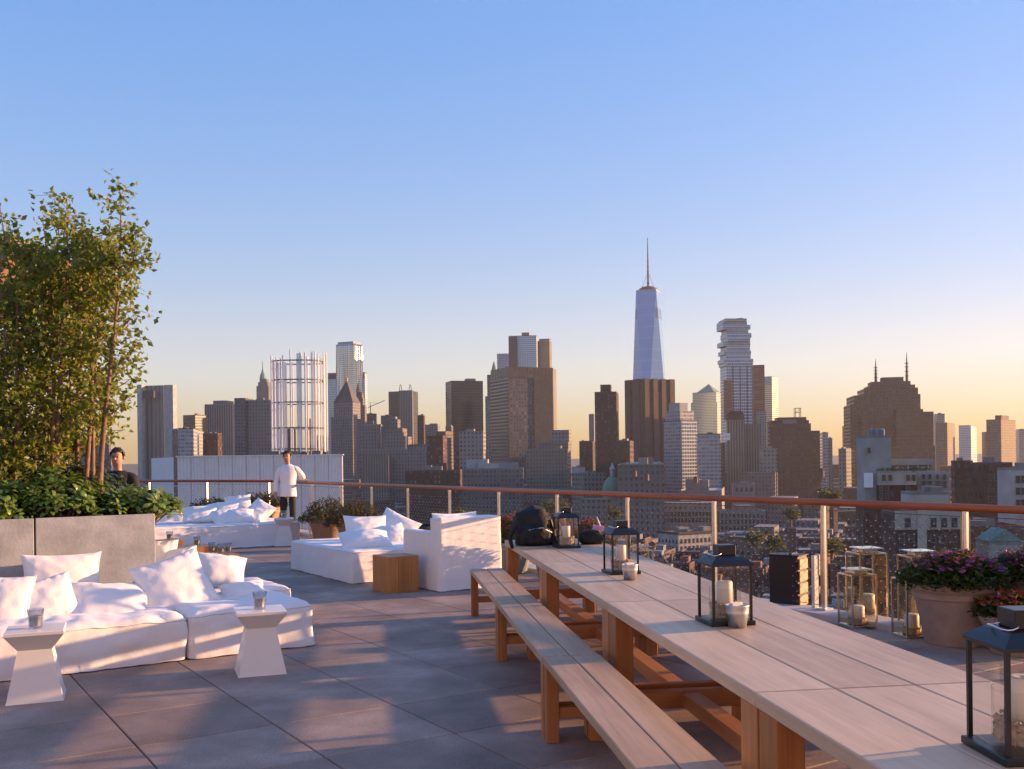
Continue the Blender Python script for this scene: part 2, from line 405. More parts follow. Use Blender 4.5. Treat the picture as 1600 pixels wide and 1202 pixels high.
railing('timber topped steel railing with wire mesh running across the right side of the terrace', R0, E1, -15, tc + .03, post_ts)
LL = (LEFT_END - CORNER).length
nl = 3; railing('far timber topped railing with wire mesh behind the white daybed and planter', CORNER, ELEFT, .03, LL, [.1 + (LL-.1)*k/nl for k in range(1, nl+1)] + [.12])

# ================================================================== TABLES AND BENCHES
TL, TW, TZ = 2.19, .90, .73
J = G(1178, 1082, TZ); J.z = 0
def make_table(origin, label):
    t = thing('dining_table', label, 'table', origin, A2A, 'teak dining tables set end to end')   # local x across, y along
    w3 = TW/3
    for k in range(3):
        MB().box((k*w3 + .003, .004, TZ - .052), ((k+1)*w3 - .003, TL - .004, TZ), bev=.004).build('plank', MATS['table_top_wood'], t)
    for x0 in (.012, TW - .112):
        for y0 in (.012, TL - .162):
            MB().box((x0, y0, 0), (x0 + .10, y0 + .15, TZ - .053), bev=.004).build('leg', MATS['teak_z'], t)
    for y0 in (.05, TL - .11):
        MB().box((.113, y0, .14), (TW - .113, y0 + .06, .24), bev=.003).build('stretcher', MATS['teak_x'], t)
    MB().box((TW/2 - .05, .111, .15), (TW/2 + .05, TL - .111, .23), bev=.003).build('long_rail', MATS['teak_y'], t)
    for y0 in (.02, TL - .08): MB().box((.113, y0, TZ - .13), (TW - .113, y0 + .05, TZ - .053), bev=.003).build('apron', MATS['teak_x'], t)
    return t
tlab = ['nearest teak dining table with the large black lantern near the camera', 'teak dining table holding the black lantern beside a galvanised bucket, second from camera',
        'third teak dining table from the camera holding a lantern and small bucket', 'farthest teak dining table with black bags on its end']
for k in range(4): make_table(J + A1*(TL*(k-1)), tlab[k])
BW, BZ = .325, .458
def make_bench(origin, rz, label, length):
    t = thing('bench', label, 'bench', origin, rz, 'teak benches along the dining tables')
    for k in range(2):
        MB().box((k*BW/2 + .003, .003, BZ - .045), ((k+1)*BW/2 - .003, length - .003, BZ), bev=.004).build('plank', MATS['bench_wood'], t)
    for x0 in (.006, BW - .076):
        for y0 in (.008, length - .078):
            MB().box((x0, y0, 0), (x0 + .07, y0 + .07, BZ - .046), bev=.003).build('leg', MATS['teak_z'], t)
    for y0 in (.02, length - .065): MB().box((.077, y0, .13), (BW - .077, y0 + .045, .19), bev=.003).build('stretcher', MATS['teak_x'], t)
    return t
b1, b2, b3 = G(734, 889, BZ), G(774, 938, BZ), G(846, 1026, BZ)
for q in (b1, b2, b3): q.z = 0
bd = (b1 - b3).normalized(); brz = math.atan2(bd.y, bd.x) - math.pi/2
bl = (b2 - b3).length
bx_ = Vector((bd.y, -bd.x, 0))
make_bench(b3, brz, 'second teak bench from the far end on the deck side of tables', bl - .004)
make_bench(b2, brz, 'farthest teak bench beside the white armchair', (b1 - b2).length)
make_bench(b3 - bd*(bl + .004) + bx_*.005, brz, 'near teak bench on the deck side running to the bottom edge', bl)
rl = ['teak bench on the railing side of the second table, mostly hidden', 'teak bench on the railing side of the third table, mostly hidden', 'teak bench on the railing side of the farthest table, mostly hidden']
for k in range(3): make_bench(J + A1*(TL*k + .02) + A2*(TW - .06), A2A, rl[k], TL - .03)

# ================================================================== PLANTER, CANOPY
S0 = G(296, 1032)                      # joint of the two front sofa modules, on the floor
PL0 = S0 + E1*1.12; PL0 = PL0 + E2*hit(PL0, E2, 241)
PLZ, PLD, PLW = 1.10, 3.1, 5.2
planter = thing('planter', 'long concrete clad planter filled with shrubs and birch trees', 'planter', PL0, E2A)   # local x to the left is negative
MB().box((-PLW, .04, .02), (-.04, PLD-.04, PLZ - .09)).build('soil_bed', MATS['soil'], planter)
xj = 0.0; t = hit(PL0, E2, 53)
edges = [0.0, t, t*2, t*3, t*4]
for a, c in zip(edges, edges[1:]):
    MB().box((c + .007, 0, 0.0), (a - .007 if a else 0, .038, PLZ), bev=.004).build('panel', MATS['concrete'], planter)
for k in range(3): MB().box((-.038, .04 + k*PLD/3, 0), (.0, (k+1)*PLD/3 - .005, PLZ), bev=.004).build('panel', MATS['concrete'], planter)
MB().box((-PLW, PLD - .039, 0), (-.04, PLD, PLZ), bev=.004).build('panel', MATS['concrete'], planter)
cp = P(17, 440, 15.0)
cano = thing('canopy', 'brown timber canopy corner at the left edge behind the trees', 'canopy', (cp.x, cp.y, 0), 0)
z0, z1 = zat(17, 440, 15), zat(17, 365, 15)
cm = MB(); cm.add([(0,0,z1),(0,0,z0+.35),(-.25,0,z0),(-5,0,z0),(-5,0,z1),(0,3.5,z1),(0,3.5,z0+.35),(-.25,3.5,z0),(-5,3.5,z0),(-5,3.5,z1)],
    [(0,4,3,2,1),(5,6,7,8,9),(0,1,6,5),(1,2,7,6),(2,3,8,7),(3,4,9,8),(4,0,5,9)])
cm.build('roof', MATS['canopy_wood'], cano)
for yy in (.2, 3.3): MB().box((-4.6, yy-.1, 0), (-4.4, yy+.1, z0)).build('post', MATS['canopy_wood'], cano)
MB().box((-4.5, .15, z0-.2),(-.4,.3,z0-.001)).build('beam', MATS['canopy_wood'], cano)

# ---- foliage helpers
def leaf_quad(mb, base, d, up, Ln, W, fold=.25, mi=0):
    d = d.normalized(); s = d.cross(up)
    if s.length < .05: s = d.cross(Vector((1, 0, 0)))
    s.normalize(); n = s.cross(d)
    a = base; t = base + d*Ln; mid = base + d*(Ln*.45)
    l = mid + s*(W/2) + n*(W*fold); r = mid - s*(W/2) + n*(W*fold)
    mb.add([a, l, t, r, mid], [(0, 4, 1), (1, 4, 2), (0, 3, 4), (3, 2, 4)], mi)
def rvec(): 
    while True:
        v = Vector((random.uniform(-1,1), random.uniform(-1,1), random.uniform(-1,1)))
        if .05 < v.length < 1: return v.normalized()
def spoon(mb, base, d, up, Ln, W, droop=.25, mi=0):
    d = d.normalized(); s = d.cross(up)
    if s.length < .05: s = d.cross(Vector((1, 0, 0)))
    s.normalize(); n = s.cross(d)
    prof = [(0, .12, 0), (.35, .6, .06), (.68, 1.0, .04), (.9, .75, -.05), (1.0, .12, -.12)]
    vs = []
    for (a, w, h) in prof:
        c = base + d*(Ln*a) + n*(Ln*(h - droop*a*a*.6))
        vs += [c + s*(W*w/2) + n*(W*.12*w), c - s*(W*w/2) + n*(W*.12*w)]
    mb.add(vs, [(2*i, 2*i+1, 2*i+3, 2*i+2) for i in range(4)], mi)

# ---- shrubs in the planter
def shrub(loc, rx, ry, h, n, label, mat):
    root = thing('shrub', label, 'shrub', loc, 0, 'leafy shrubs filling the planter')
    mb = MB(); st = MB()
    for k in range(n):
        a = random.uniform(0, 2*math.pi); r = math.sqrt(random.random())
        x, y = rx*r*math.cos(a), ry*r*math.sin(a)
        z = h*(1 - .55*r*r) * random.uniform(.70, 1.08)
        c = Vector((x, y, z)); lean = Vector((x*.7/rx, y*.7/ry, 1.0)) + rvec()*.35; lean.normalize()
        st.tube([(x*.4, y*.4, -.05), (x*.8, y*.8, z*.6), c], [.006, .005, .003], 4, cap=False)
        nl = random.randint(9, 13); sz = random.uniform(.085, .125)
        a0 = random.random()*6
        for q in range(nl):
            aa = a0 + q*2.4; el = .15 + .75*q/nl
            t1 = lean.orthogonal().normalized(); t2 = lean.cross(t1)
            d = (t1*math.cos(aa) + t2*math.sin(aa))*math.cos(el) + lean*math.sin(el)
            spoon(mb, c - lean*(.05*(1 - q/nl)) , d, lean, sz*(1 - .35*q/nl), sz*.40*(1 - .2*q/nl))
        for q in range(4):
            d = rvec(); d.z = abs(d.z)*.3; spoon(mb, c - lean*.10 + rvec()*.03, d, Vector((0,0,1)), .09, .038)
    mb.build('leaves', mat, root); st.build('stems', MATS['bark'], root)
    return root
def pl(px, t):           # a point in the planter bed: t metres behind its front face, in photo column px
    q = PL0 + E1*t; q = q + E2*hit(q, E2, px); q.z = PLZ - .09; return q
shrub_labels = ['bright green shrub at the right front corner of the planter', 'green shrub rosettes in the planter front below the rightmost trunk', 'green shrub at the planter front, middle',
  'green shrub at the planter front left of the panel joint', 'green shrub at the planter front by the left edge', 'dark shrub in the planter behind the right front corner', 'dark shrub behind the twin trunks in the planter', 'dark shrub deep in the planter at the left edge', 'dark shrub in the planter right behind the rightmost trunk']
for k, (px, t, rx, ry, h, n) in enumerate([(205, .40, .42, .34, .33, 60), (140, .42, .40, .34, .33, 55), (85, .40, .40, .34, .46, 55), (28, .40, .40, .34, .36, 55), (-20, .4, .4, .34, .4, 40)]):
    shrub(pl(px, t), rx, ry, h, n, shrub_labels[k], MATS['shrub_leaf'])
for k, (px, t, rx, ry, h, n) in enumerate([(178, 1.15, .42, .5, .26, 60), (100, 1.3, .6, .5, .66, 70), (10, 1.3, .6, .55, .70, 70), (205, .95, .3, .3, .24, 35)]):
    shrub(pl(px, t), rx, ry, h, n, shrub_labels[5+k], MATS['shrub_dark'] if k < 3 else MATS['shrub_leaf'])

# ---- birch trees
def tree(loc, stems, label, nleaf_scale=1.0, blen=1.0, fmin=.15):
    root = thing('birch_tree', label, 'tree', loc, 0, 'slender birch trees in the planter')
    tr = MB(); lf = MB()
    def leaves_at(p, d, n, sz):
        for q in range(n):
            o = p + rvec()*random.uniform(.01, .10)
            dd = (d*.4 + rvec() + Vector((0,0,-.35))).normalized()
            leaf_quad(lf, o, dd, (rvec() + Vector((0, 0, .7))), sz*random.uniform(.7, 1.25), sz*random.uniform(.6, .85), random.uniform(.05, .3))
    for (h, dx, dy, r0, dens) in stems:
        h *= .835; dx *= .75
        pts = []; n = 9; bend = random.uniform(-.12, .12); ph = random.random()*6
        for i in range(n + 1):
            f = i/n
            pts.append(Vector((dx*f**.85 + .05*math.sin(ph + 5*f), dy*f + .05*math.cos(ph*1.7 + 4*f) - .05*math.cos(ph*1.7), h*f)))
        pts[0] = Vector((0.02*dx, .02*dy, -.1))
        tr.tube(pts, [r0*(1 - .86*i/n) for i in range(n+1)], 7, cap=False)
        nb = int(21*dens)
        for k in range(nb):
            f = random.uniform(fmin, .98); i = min(int(f*n), n-1); g = f*n - i; p = pts[i].lerp(pts[i+1], g)
            a = random.random()*2*math.pi; up = random.uniform(.35, 1.0)
            d = Vector((math.cos(a), math.sin(a), up)).normalized()
            ln = (.28 + .62*(1 - abs(f - .45)*1.3)) * random.uniform(.55, 1.05) * (h/3.6) * blen
            bp = [p]; dd = d.copy()
            for s_ in range(5):
                dd = (dd + rvec()*.22 + Vector((0, 0, .05 if s_ < 3 else -.10))).normalized(); bp.append(bp[-1] + dd*ln/5)
            tr.tube(bp, [.0085*(1-f*.5), .007*(1-f*.5), .0055*(1-f*.4), .004, .003, .0015], 4, cap=False)
            for s_ in range(1, 6):
                nn = int((3.7 + 2.2*random.random())*nleaf_scale)
                leaves_at(bp[s_], dd, nn, .066)
                if random.random() < .8:
                    q = bp[s_] + (rvec() + Vector((0,0,.2))).normalized()*random.uniform(.10, .24)
                    tr.tube([bp[s_], bp[s_].lerp(q, .5) + rvec()*.01, q], [.003, .002, .0012], 3, cap=False)
                    leaves_at(q, dd, int(5*nleaf_scale), .056); leaves_at(bp[s_].lerp(q, .55), dd, int(3*nleaf_scale), .056)
        leaves_at(pts[-1], Vector((0,0,1)), 8, .055)
    tr.build('trunk', MATS['bark'], root, smooth=True); lf.build('crown', MATS['birch_leaf'], root)
    return root
random.seed(21)
def tl(px, t): q = pl(px, t); return q
tree(tl(160, .55), [(3.55, .26, .0, .030, 1.6)], 'rightmost birch tree with a single slim leaning trunk', .85, .68, .27)
tree(tl(137, .85), [(3.45, -.10, .1, .026, 1.0), (3.35, .12, .2, .024, .9)], 'birch tree with twin trunks just left of the rightmost one', .9, .8, .3)
tree(tl(119, 1.2), [(3.2, .12, .1, .026, 1.0), (3.1, -.25, .3, .02, .9)], 'birch tree with one curved trunk behind the twin trunked pair', .9)
tree(tl(96, .80), [(3.3, -.20, .0, .028, 1.1), (3.55, .05, .1, .026, 1.1)], 'birch tree with a forked reddish trunk above the panel joint', .95)
tree(tl(40, 1.25), [(3.6, -.35, .1, .03, 1.2), (3.4, .25, .2, .026, 1.1)], 'bushy birch tree with trunks deep in the planter on the left', 1.0)
tree(tl(8, .95), [(3.3, -.2, .1, .03, 1.2), (3.0, .35, .0, .024, 1.0), (2.6, .1, -.25, .02, .9)], 'birch tree rising at the left edge of the photo', 1.0)
tree(tl(70, 1.7), [(3.3, -.1, .1, .03, 1.2), (3.0, .35, .2, .024, 1.0)], 'birch tree standing at the back of the planter', 1.0)

# ================================================================== SOFT FURNITURE
def fnoise(x, y, z): return noise.noise(Vector((x, y, z)))
def slipcover(x0, x1, y0, y1, h, r=.06, flare=.015, fold=.012, wr=.012, seed=0.0, z0=.004, step=.045, sag=0.0):
    w, d = x1 - x0, y1 - y0; cx, cy = (x0+x1)/2, (y0+y1)/2
    pts = []                                        # rounded rectangle with outward normals
    rc = min(r*.7, .05)
    def seg(ax, ay, bx, by, nx, ny):
        n = max(2, int(math.hypot(bx-ax, by-ay)/step))
        for i in range(n): f = i/n; pts.append((ax+(bx-ax)*f, ay+(by-ay)*f, nx, ny))
    def arc(px, py, a0):
        for i in range(4): a = a0 + (i)*math.pi/2/4; pts.append((px+rc*math.cos(a), py+rc*math.sin(a), math.cos(a), math.sin(a)))
    seg(x0+rc, y0, x1-rc, y0, 0, -1); arc(x1-rc, y0+rc, -math.pi/2); seg(x1, y0+rc, x1, y1-rc, 1, 0); arc(x1-rc, y1-rc, 0)
    seg(x1-rc, y1, x0+rc, y1, 0, 1); arc(x0+rc, y1-rc, math.pi/2); seg(x0, y1-rc, x0, y0+rc, -1, 0); arc(x0+rc, y0+rc, math.pi)
    n = len(pts); rows = []
    hs = [0, .025, .06, .11, .17, .24, .31, .38, .46, .54, .62, .70, .78, .86, .93, 1.0]
    for f in hs: rows.append((f*(h-r), 0.0, f*(h-r)/h))
    for k in range(1, 5): a = k*math.pi/2/4; rows.append((h - r + r*math.sin(a), r*(1-math.cos(a)), 1.0))
    tot = min(w, d)/2 - r
    for k in range(1, 9): rows.append((h, r + tot*(k/8)**.9, 1.0))
    V = []; F = []
    for (z, ins, g) in rows:
        for i, (px, py, nx, ny) in enumerate(pts):
            kx = (w/2 - ins)/(w/2); ky = (d/2 - ins)/(d/2)
            x = cx + (px-cx)*max(kx, .0); y = cy + (py-cy)*max(ky, .0)
            s_ = px*1.0 + py*1.3
            if ins == 0 or z < h - .001:
                lo = (1 - g)
                o = flare*lo**1.5 + fold*lo*(fnoise(px*7+seed, py*7, seed) + .6*fnoise(px*17+seed, py*17, 3+seed)*lo)
                o += .9*wr*fnoise(px*4+seed, py*4 + z*5, z*6+2*seed) + .5*wr*fnoise(px*12 + seed, py*12, z*9)
                # gathered crumples right under the top edge
                top = math.exp(-((g-1.0)/.12)**2) if ins == 0 else .6
                o += top*wr*.9*fnoise(px*22 + seed, py*22, z*14)
                x += nx*o; y += ny*o
                zz = z + (.006*fnoise(px*9+seed, py*9, 1.5) + .005 if z < .03 else 0)
            else: zz = z
            if z > h - r*.9:
                zz += wr*.8*fnoise(x*3.2+seed, y*3.2, .5) + wr*.5*fnoise(x*10+seed, y*7, 4.5) - sag*max(0, min(1, ins/ .25))
            V.append((x, y, zz + z0))
    for k in range(len(rows) - 1):
        for i in range(n):
            j = (i+1) % n; F.append((k*n+i, k*n+j, (k+1)*n+j, (k+1)*n+i))
    F.append(tuple((len(rows)-1)*n + i for i in range(n)))
    return V, F
def cover(name, parent, *a, mat='white_canvas', **k):
    V, F = slipcover(*a, **k); mb = MB(); mb.add(V, F); o = mb.build(name, MATS[mat], parent, smooth=True)
    n = len(F[-1]); h_ = a[4]; cx, cy = (a[0]+a[1])/2, (a[2]+a[3])/2; rowi = V[16*n:17*n]      # welt along the top edge
    pts = [(x + (x-cx)*.006, y + (y-cy)*.006, z + .002) for (x, y, z) in rowi]; pts.append(pts[0])
    wl_ = MB(); wl_.tube(pts, .0048, 5, cap=False); wl_.build('piping', MATS[mat], o, smooth=True)
    return o

def pillow_mesh(w, h, th, seed):
    n = 26; V = []; F = []
    for side in (1, -1):
        for i in range(n+1):
            for j in range(n+1):
                u = -1 + 2*i/n; v2 = -1 + 2*j/n
                u = math.sin(u*math.pi/2)*.55 + u*.45; v2 = math.sin(v2*math.pi/2)*.55 + v2*.45
                pin = .085
                x = u*w/2*(1 - pin*(1 - v2*v2)); y = v2*h/2*(1 - pin*(1 - u*u))
                e = max(0.0, (1-u*u)*(1-v2*v2))
                z = th/2*(e**.45)*(1 + .12*fnoise(u*1.6+seed, v2*1.6, seed))
                edge = 1 - max(abs(u), abs(v2)); rad = math.atan2(v2, u)
                z += side*.0 + .007*fnoise(u*4+seed, v2*4, side*2+seed)*min(1, e*4)
                cr = math.exp(-((edge - .12)/.13)**2)
                t_ = u if abs(v2) > abs(u) else v2
                z += .012*cr*fnoise(t_*9+seed, side*3.0, (1 if abs(v2) > abs(u) else 5)+seed)*min(1, e*8)
                y += .010*fnoise(u*2.5+seed, 7.1, v2)*(1-edge); x += .010*fnoise(v2*2.5+seed, 2.1, u)*(1-edge)
                V.append((x, y, side*z))
        base = (n+1)*(n+1)*(0 if side == 1 else 1)
        for i in range(n):
            for j in range(n):
                a = base + i*(n+1)+j; q = (a, a+n+1, a+n+2, a+1)
                F.append(q if side == 1 else q[::-1])
    return V, F
_pm = [0]
def pillow(c, w, h, th, yaw, lean, roll, label, group):
    _pm[0] += 1; V, F = pillow_mesh(w, h, th, _pm[0]*3.7)
    root = thing('pillow', label, 'pillow', (0, 0, 0), 0, group)
    root.matrix_world = Matrix.Translation(c) @ Matrix.Rotation(R(yaw), 4, 'Z') @ Matrix.Rotation(R(90 - lean), 4, 'X') @ Matrix.Rotation(R(roll), 4, 'Z')
    mb = MB(); mb.add(V, F); mb.build('cushion_cover', MATS['white_cotton'], root, smooth=True)
    pts = []; n = 40                                    # seam round the edge
    pin = .085
    for k in range(n*4+1):
        s_, f = divmod(k % (n*4), n); f = -1 + 2*f/n
        u, v2 = [(f, -1), (1, f), (-f, 1), (-1, -f)][s_]
        pts.append((u*w/2*(1 - pin*(1 - v2*v2)), v2*h/2*(1 - pin*(1-u*u)), 0))
    sm = MB(); sm.tube(pts, .0035, 4, cap=False); sm.build('seam', MATS['white_cotton'], root, smooth=True)
    return root
def row(px, py, S, t, dv=E2, nv=E1):
    q = S + nv*t; q = q + dv*hit(q, dv, px, py); q.z = zat(px, py, q.y); return q

# front sofa: modules along E2 in front of the planter
SH = .375
def module(S, w, d, h, label, seed, group='white slipcovered seating', **k):
    t = thing('sofa_module', label, 'sofa', S, E2A, group)
    cover('slipcover', t, 0, w, 0, d, h, seed=seed, **k); return t
wR = hit(S0, E2, 487)
mod2 = module(S0 + E2*.006, wR - .006, 1.06, SH, 'white slipcovered sofa module at the right end of the front sofa', 1.3, flare=.012, fold=.008, wr=.016, r=.075)
mod1 = module(S0 - E2*1.9, 1.894, 1.06, SH - .01, 'long white slipcovered sofa module at the lower left edge', 5.1, flare=.0, fold=.02, wr=.026, r=.085)
mod3 = module(S0 + E1*1.09 + E2*.28, .95, 1.0, SH, 'white sofa module behind the front sofa beside the planter end', 9.3, flare=.01, fold=.01, wr=.016, r=.07)
cu = 'white cushions on the front sofa'
def pil(px, py, S, t, w, h, th, yaw, lean, roll, label, g): return pillow(row(px, py, S, t), w, h, th, yaw, lean, roll, label, g)
pil(-4, 945, S0, .62, .50, .46, .17, 20, 22, -4, 'white pillow cut by the left edge of the photo', cu)
pil(70, 940, S0, .62, .47, .40, .16, 24, 32, 16, 'white square pillow tilted behind the leftmost hourglass side table', cu)
pil(97, 905, S0, .92, .60, .42, .15, 30, 14, -1, 'white rectangular pillow standing against the concrete planter', cu)
pil(171, 944, S0, .58, .62, .48, .17, 30, 52, -8, 'white pillow lying back with a care tag at its lower edge', cu)
pil(273, 914, S0, .66, .60, .52, .17, 30, 30, 17, 'largest white pillow tilted at the front sofa corner', cu)
pil(381, 925, S0, .80, .40, .26, .14, 24, 58, 6, 'small white pillow lying flat behind the right hourglass table', cu)
pil(340, 893, S0, 1.05, .50, .36, .26, 28, 40, -12, 'plump white pillow leaning behind the small flat pillow', cu)
pil(247, 872, S0, 1.5, .34, .34, .16, 10, 20, 0, 'white pillow half hidden by the planter end', cu)
pil(280, 880, S0, 1.4, .32, .30, .20, 0, 30, 10, 'round looking white pillow right of the planter end', cu)
tg = link('care_tag', MB().box((-.03, -.245, .05), (.028, -.215, .053)).mesh('care_tag', MATS['white_cotton']), [o for o in col.objects if o.get('label', '').startswith('white pillow lying back')][0])

# far daybed
D1 = G(469, 851); D1L = 3.6
db1 = module(D1 - E2*D1L, D1L, 1.9, .43, 'long white slipcovered daybed at the far end of the terrace', 12.0, flare=.02, fold=.012, wr=.014, r=.06, step=.08)
g1 = 'white cushions heaped on the far daybed'
for (px, py, t, w, h, th, yaw, lean, roll, lab) in [
    (312, 804, .75, .62, .44, .24, 20, 60, 0, 'flat white pillow at the left of the far heap'),
    (352, 799, 1.0, .70, .50, .24, 15, 50, 12, 'broad white pillow on top of the far heap'),
    (350, 808, .55, .50, .40, .2, 30, 55, 14, 'white pillow wedged in the middle of the far heap'),
    (372, 807, .45, .58, .42, .22, 10, 62, 6, 'front white pillow of the far heap'),
    (405, 799, .8, .52, .46, .24, -10, 40, -30, 'white pillow leaning at the right of the far heap'),
    (398, 806, .55, .42, .36, .2, -20, 50, -10, 'small white pillow low at the right of the far heap'),
    (372, 786, 1.3, .5, .3, .18, 15, 20, 6, 'white pillow peeking over the far heap')]:
    pil(px, py, D1, t, w, h, th, yaw, lean, roll, lab, g1)
# a low white lounger arm left of the heap
arm = thing('bolster', 'low white bolster behind the left of the far cushion heap', 'bolster', row(275, 806, D1, 1.7).xy.to_3d(), E2A)
cover('slipcover', arm, -.5, .35, 0, .3, .62, seed=3.1, r=.05, step=.08)

# middle daybed and armchair
D2 = G(550, 913)
db2 = thing('daybed', 'white slipcovered daybed in the middle of the terrace', 'daybed', D2, E2A, 'white slipcovered seating')
cover('slipcover', db2, 0, 1.32, 0, 2.16, .41, seed=2.2, r=.045, flare=.012, fold=.006, wr=.010, step=.06)
g2 = 'white cushions on the middle daybed'
for (px, py, t, w, h, th, yaw, lean, roll, lab) in [
    (572, 832, 1.25, .62, .50, .20, 25, 22, -2, 'white pillow standing upright on the middle daybed'),
    (570, 844, .55, .68, .44, .25, 18, 68, 2, 'plump white pillow lying flat at the front of the middle daybed'),
    (612, 838, 1.05, .44, .38, .24, 10, 45, 18, 'rounded white pillow against the armchair side'),
    (618, 827, 1.5, .60, .50, .22, 0, 30, -28, 'white pillow behind, sloping towards the armchair')]:
    pil(px, py, D2, t, w, h, th, yaw, lean, roll, lab, g2)
AC = G(687.5, 925.6); aw = hit(AC, E2, 782)
chair = thing('armchair', 'white slipcovered armchair seen from behind beside the tables', 'armchair', AC, E2A, 'white slipcovered seating')
cover('backrest', chair, 0, aw, 0, .24, .86, seed=4.4, r=.04, flare=.02, fold=.012, wr=.006, step=.03)
cover('armrest', chair, 0.004, .17, .22, .96, .685, seed=5.4, r=.035, flare=.016, fold=.004, wr=.006, step=.05)
cover('armrest', chair, aw-.17, aw-.004, .22, .96, .685, seed=6.4, r=.035, flare=.016, fold=.004, wr=.006, step=.05)
cover('seat', chair, .16, aw-.16, .22, .94, .44, seed=7.4, r=.05, step=.06)
pillow(AC + E2*(.42) + E1*.33 + Vector((0, 0, .665)), .62, .48, .2, math.degrees(E2A), 14, 0, 'white cushion topping the armchair back', g2)

# ================================================================== SMALL TABLES
def hourglass(c, rz, label, s=1.0, H=.46):
    t = thing('side_table', label, 'side table', c, rz, 'white hourglass side tables')
    def ring(hw, z): return [(-hw, -hw, z), (hw, -hw, z), (hw, hw, z), (-hw, hw, z)]
    mb = MB(); lv = [ring(.172*s, 0), ring(.168*s, .008), ring(.105*s, H*.70), ring(.102*s, H*.725)]
    vs = sum(lv, []); fs = [(3,2,1,0)]
    for k in range(3): fs += [(k*4+i, k*4+(i+1) % 4, k*4+4+(i+1) % 4, k*4+4+i) for i in range(4)]
    fs.append((12, 13, 14, 15)); mb.add(vs, fs); mb.build('pedestal', MATS['white_ceramic'], t)
    mb = MB(); lv = [ring(.1025*s, H*.726), ring(.178*s, H - .022), ring(.178*s, H - .004), ring(.174*s, H)]
    vs = sum(lv, []); fs = [(3,2,1,0)]
    for k in range(3): fs += [(k*4+i, k*4+(i+1) % 4, k*4+4+(i+1) % 4, k*4+4+i) for i in range(4)]
    fs.append((12, 13, 14, 15)); mb.add(vs, fs); mb.build('top', MATS['white_ceramic'], t)
    return t
def tumbler(c, label, fill=.45, s=1.0, group='glass tumblers set out on the low tables'):
    t = thing('tumbler', label, 'glass', c, 0, group)
    mb = MB(); mb.lathe([(.0, .012), (.030*s, .012), (.041*s, .105*s), (.0435*s, .105*s), (.0335*s, .0), (.0, .0)], 20, cap=False)
    mb.build('glass_body', MATS['tumbler_glass'], t, smooth=True)
    mb = MB(); mb.lathe([(.0, .014), (.0295*s, .014), (.036*s, .014+.07*s*fill*1.6), (.0, .014+.07*s*fill*1.6)], 16, cap=False)
    mb.build('candle_fill', MATS['galvanised' if fill > .4 else 'wax'], t, smooth=False)
    return t
HA = G(57, 1090); hourglass(HA, R(22), 'leftmost white hourglass side table in front of the sofa')
HB = G(407, 1049); hourglass(HB, R(20), 'white hourglass side table at the right corner of the front sofa')
HC = G(444, 852); hourglass(HC, R(14), 'far white hourglass side table in front of the far daybed', 1.0, .50)
for o, hh, lab in ((HA, .46, 'glass tumbler on the leftmost hourglass table'), (HB, .46, 'glass tumbler on the hourglass table at the sofa corner')):
    tumbler(o + Vector((0, 0, hh + .001)), lab, .5, 1.22)
tumbler(HC + Vector((0, 0, .501)), 'glass tumbler on the far hourglass table', .5, 1.3)
def cube_table(c, rz, w, d, h, label):
    t = thing('cube_table', label, 'side table', c, rz, 'solid teak cube tables')
    n = 3
    for k in range(n): MB().box((w*k/n + .0006, 0, 0.0), (w*(k+1)/n - .0006, d, h), bev=.003).build('block', MATS['cube_wood'], t)
    return t
CT = G(606.5, 928); cube_table(CT, E2A, .40, .42, .42, 'orange teak cube table between the middle daybed and armchair')
def at_top(px, py, z): return G(px, py, z)
c1 = at_top(374, 866, .40); c1.z = 0
cube_table(c1 - E2*.52, E2A, .52, .50, .40, 'teak cube table holding three tumblers beyond the front sofa')
c2 = at_top(345, 854, .40); c2.z = 0
cube_table(c2 - E2*.55 + E1*.12, E2A, .55, .45, .40, 'middle teak cube table with one tumbler beyond the front sofa')
c3 = at_top(293, 846, .40); c3.z = 0
cube_table(c3 - E2*.6 + E1*.2, E2A, .60, .45, .40, 'farthest left teak cube table beside the planter end')
for (px, py, lab) in [(331, 862, 'leftmost of three tumblers on the near teak cube'), (345, 864, 'middle of three tumblers on the near teak cube'), (357, 863, 'rightmost of three tumblers on the near teak cube'),
                      (308, 852, 'single tumbler on the middle teak cube'), (265, 843, 'single tumbler on the farthest left teak cube')]:
    tumbler(G(px, py, .401), lab, .5, 1.15)

# ================================================================== LANTERNS, BUCKETS
def pebbles(parent, r, h, n, seed, z0=0.0, mat='pebble'):
    rng = random.Random(seed); mb = MB()
    mb.lathe([(0, 0), (r*.97, 0), (r*.97, h*.8), (0, h*.8)], 12, c=(0, 0, z0), cap=False)
    for k in range(n):
        a = rng.random()*6.283; rr = r*.96 if k % 3 else r*math.sqrt(rng.random()); z = z0 + h*rng.random() if k % 3 else z0 + h*.86
        e = rng.uniform(.006, .010); c = Vector((rr*math.cos(a), rr*math.sin(a), z))
        mb.add([c + Vector(d)*e*rng.uniform(.7, 1.2) for d in ((1,0,0),(-1,0,0),(0,1,0),(0,-1,0),(0,0,1),(0,0,-1))],
               [(0,2,4),(2,1,4),(1,3,4),(3,0,4),(2,0,5),(1,2,5),(3,1,5),(0,3,5)])
    return mb.build('pebbles', MATS[mat], parent)
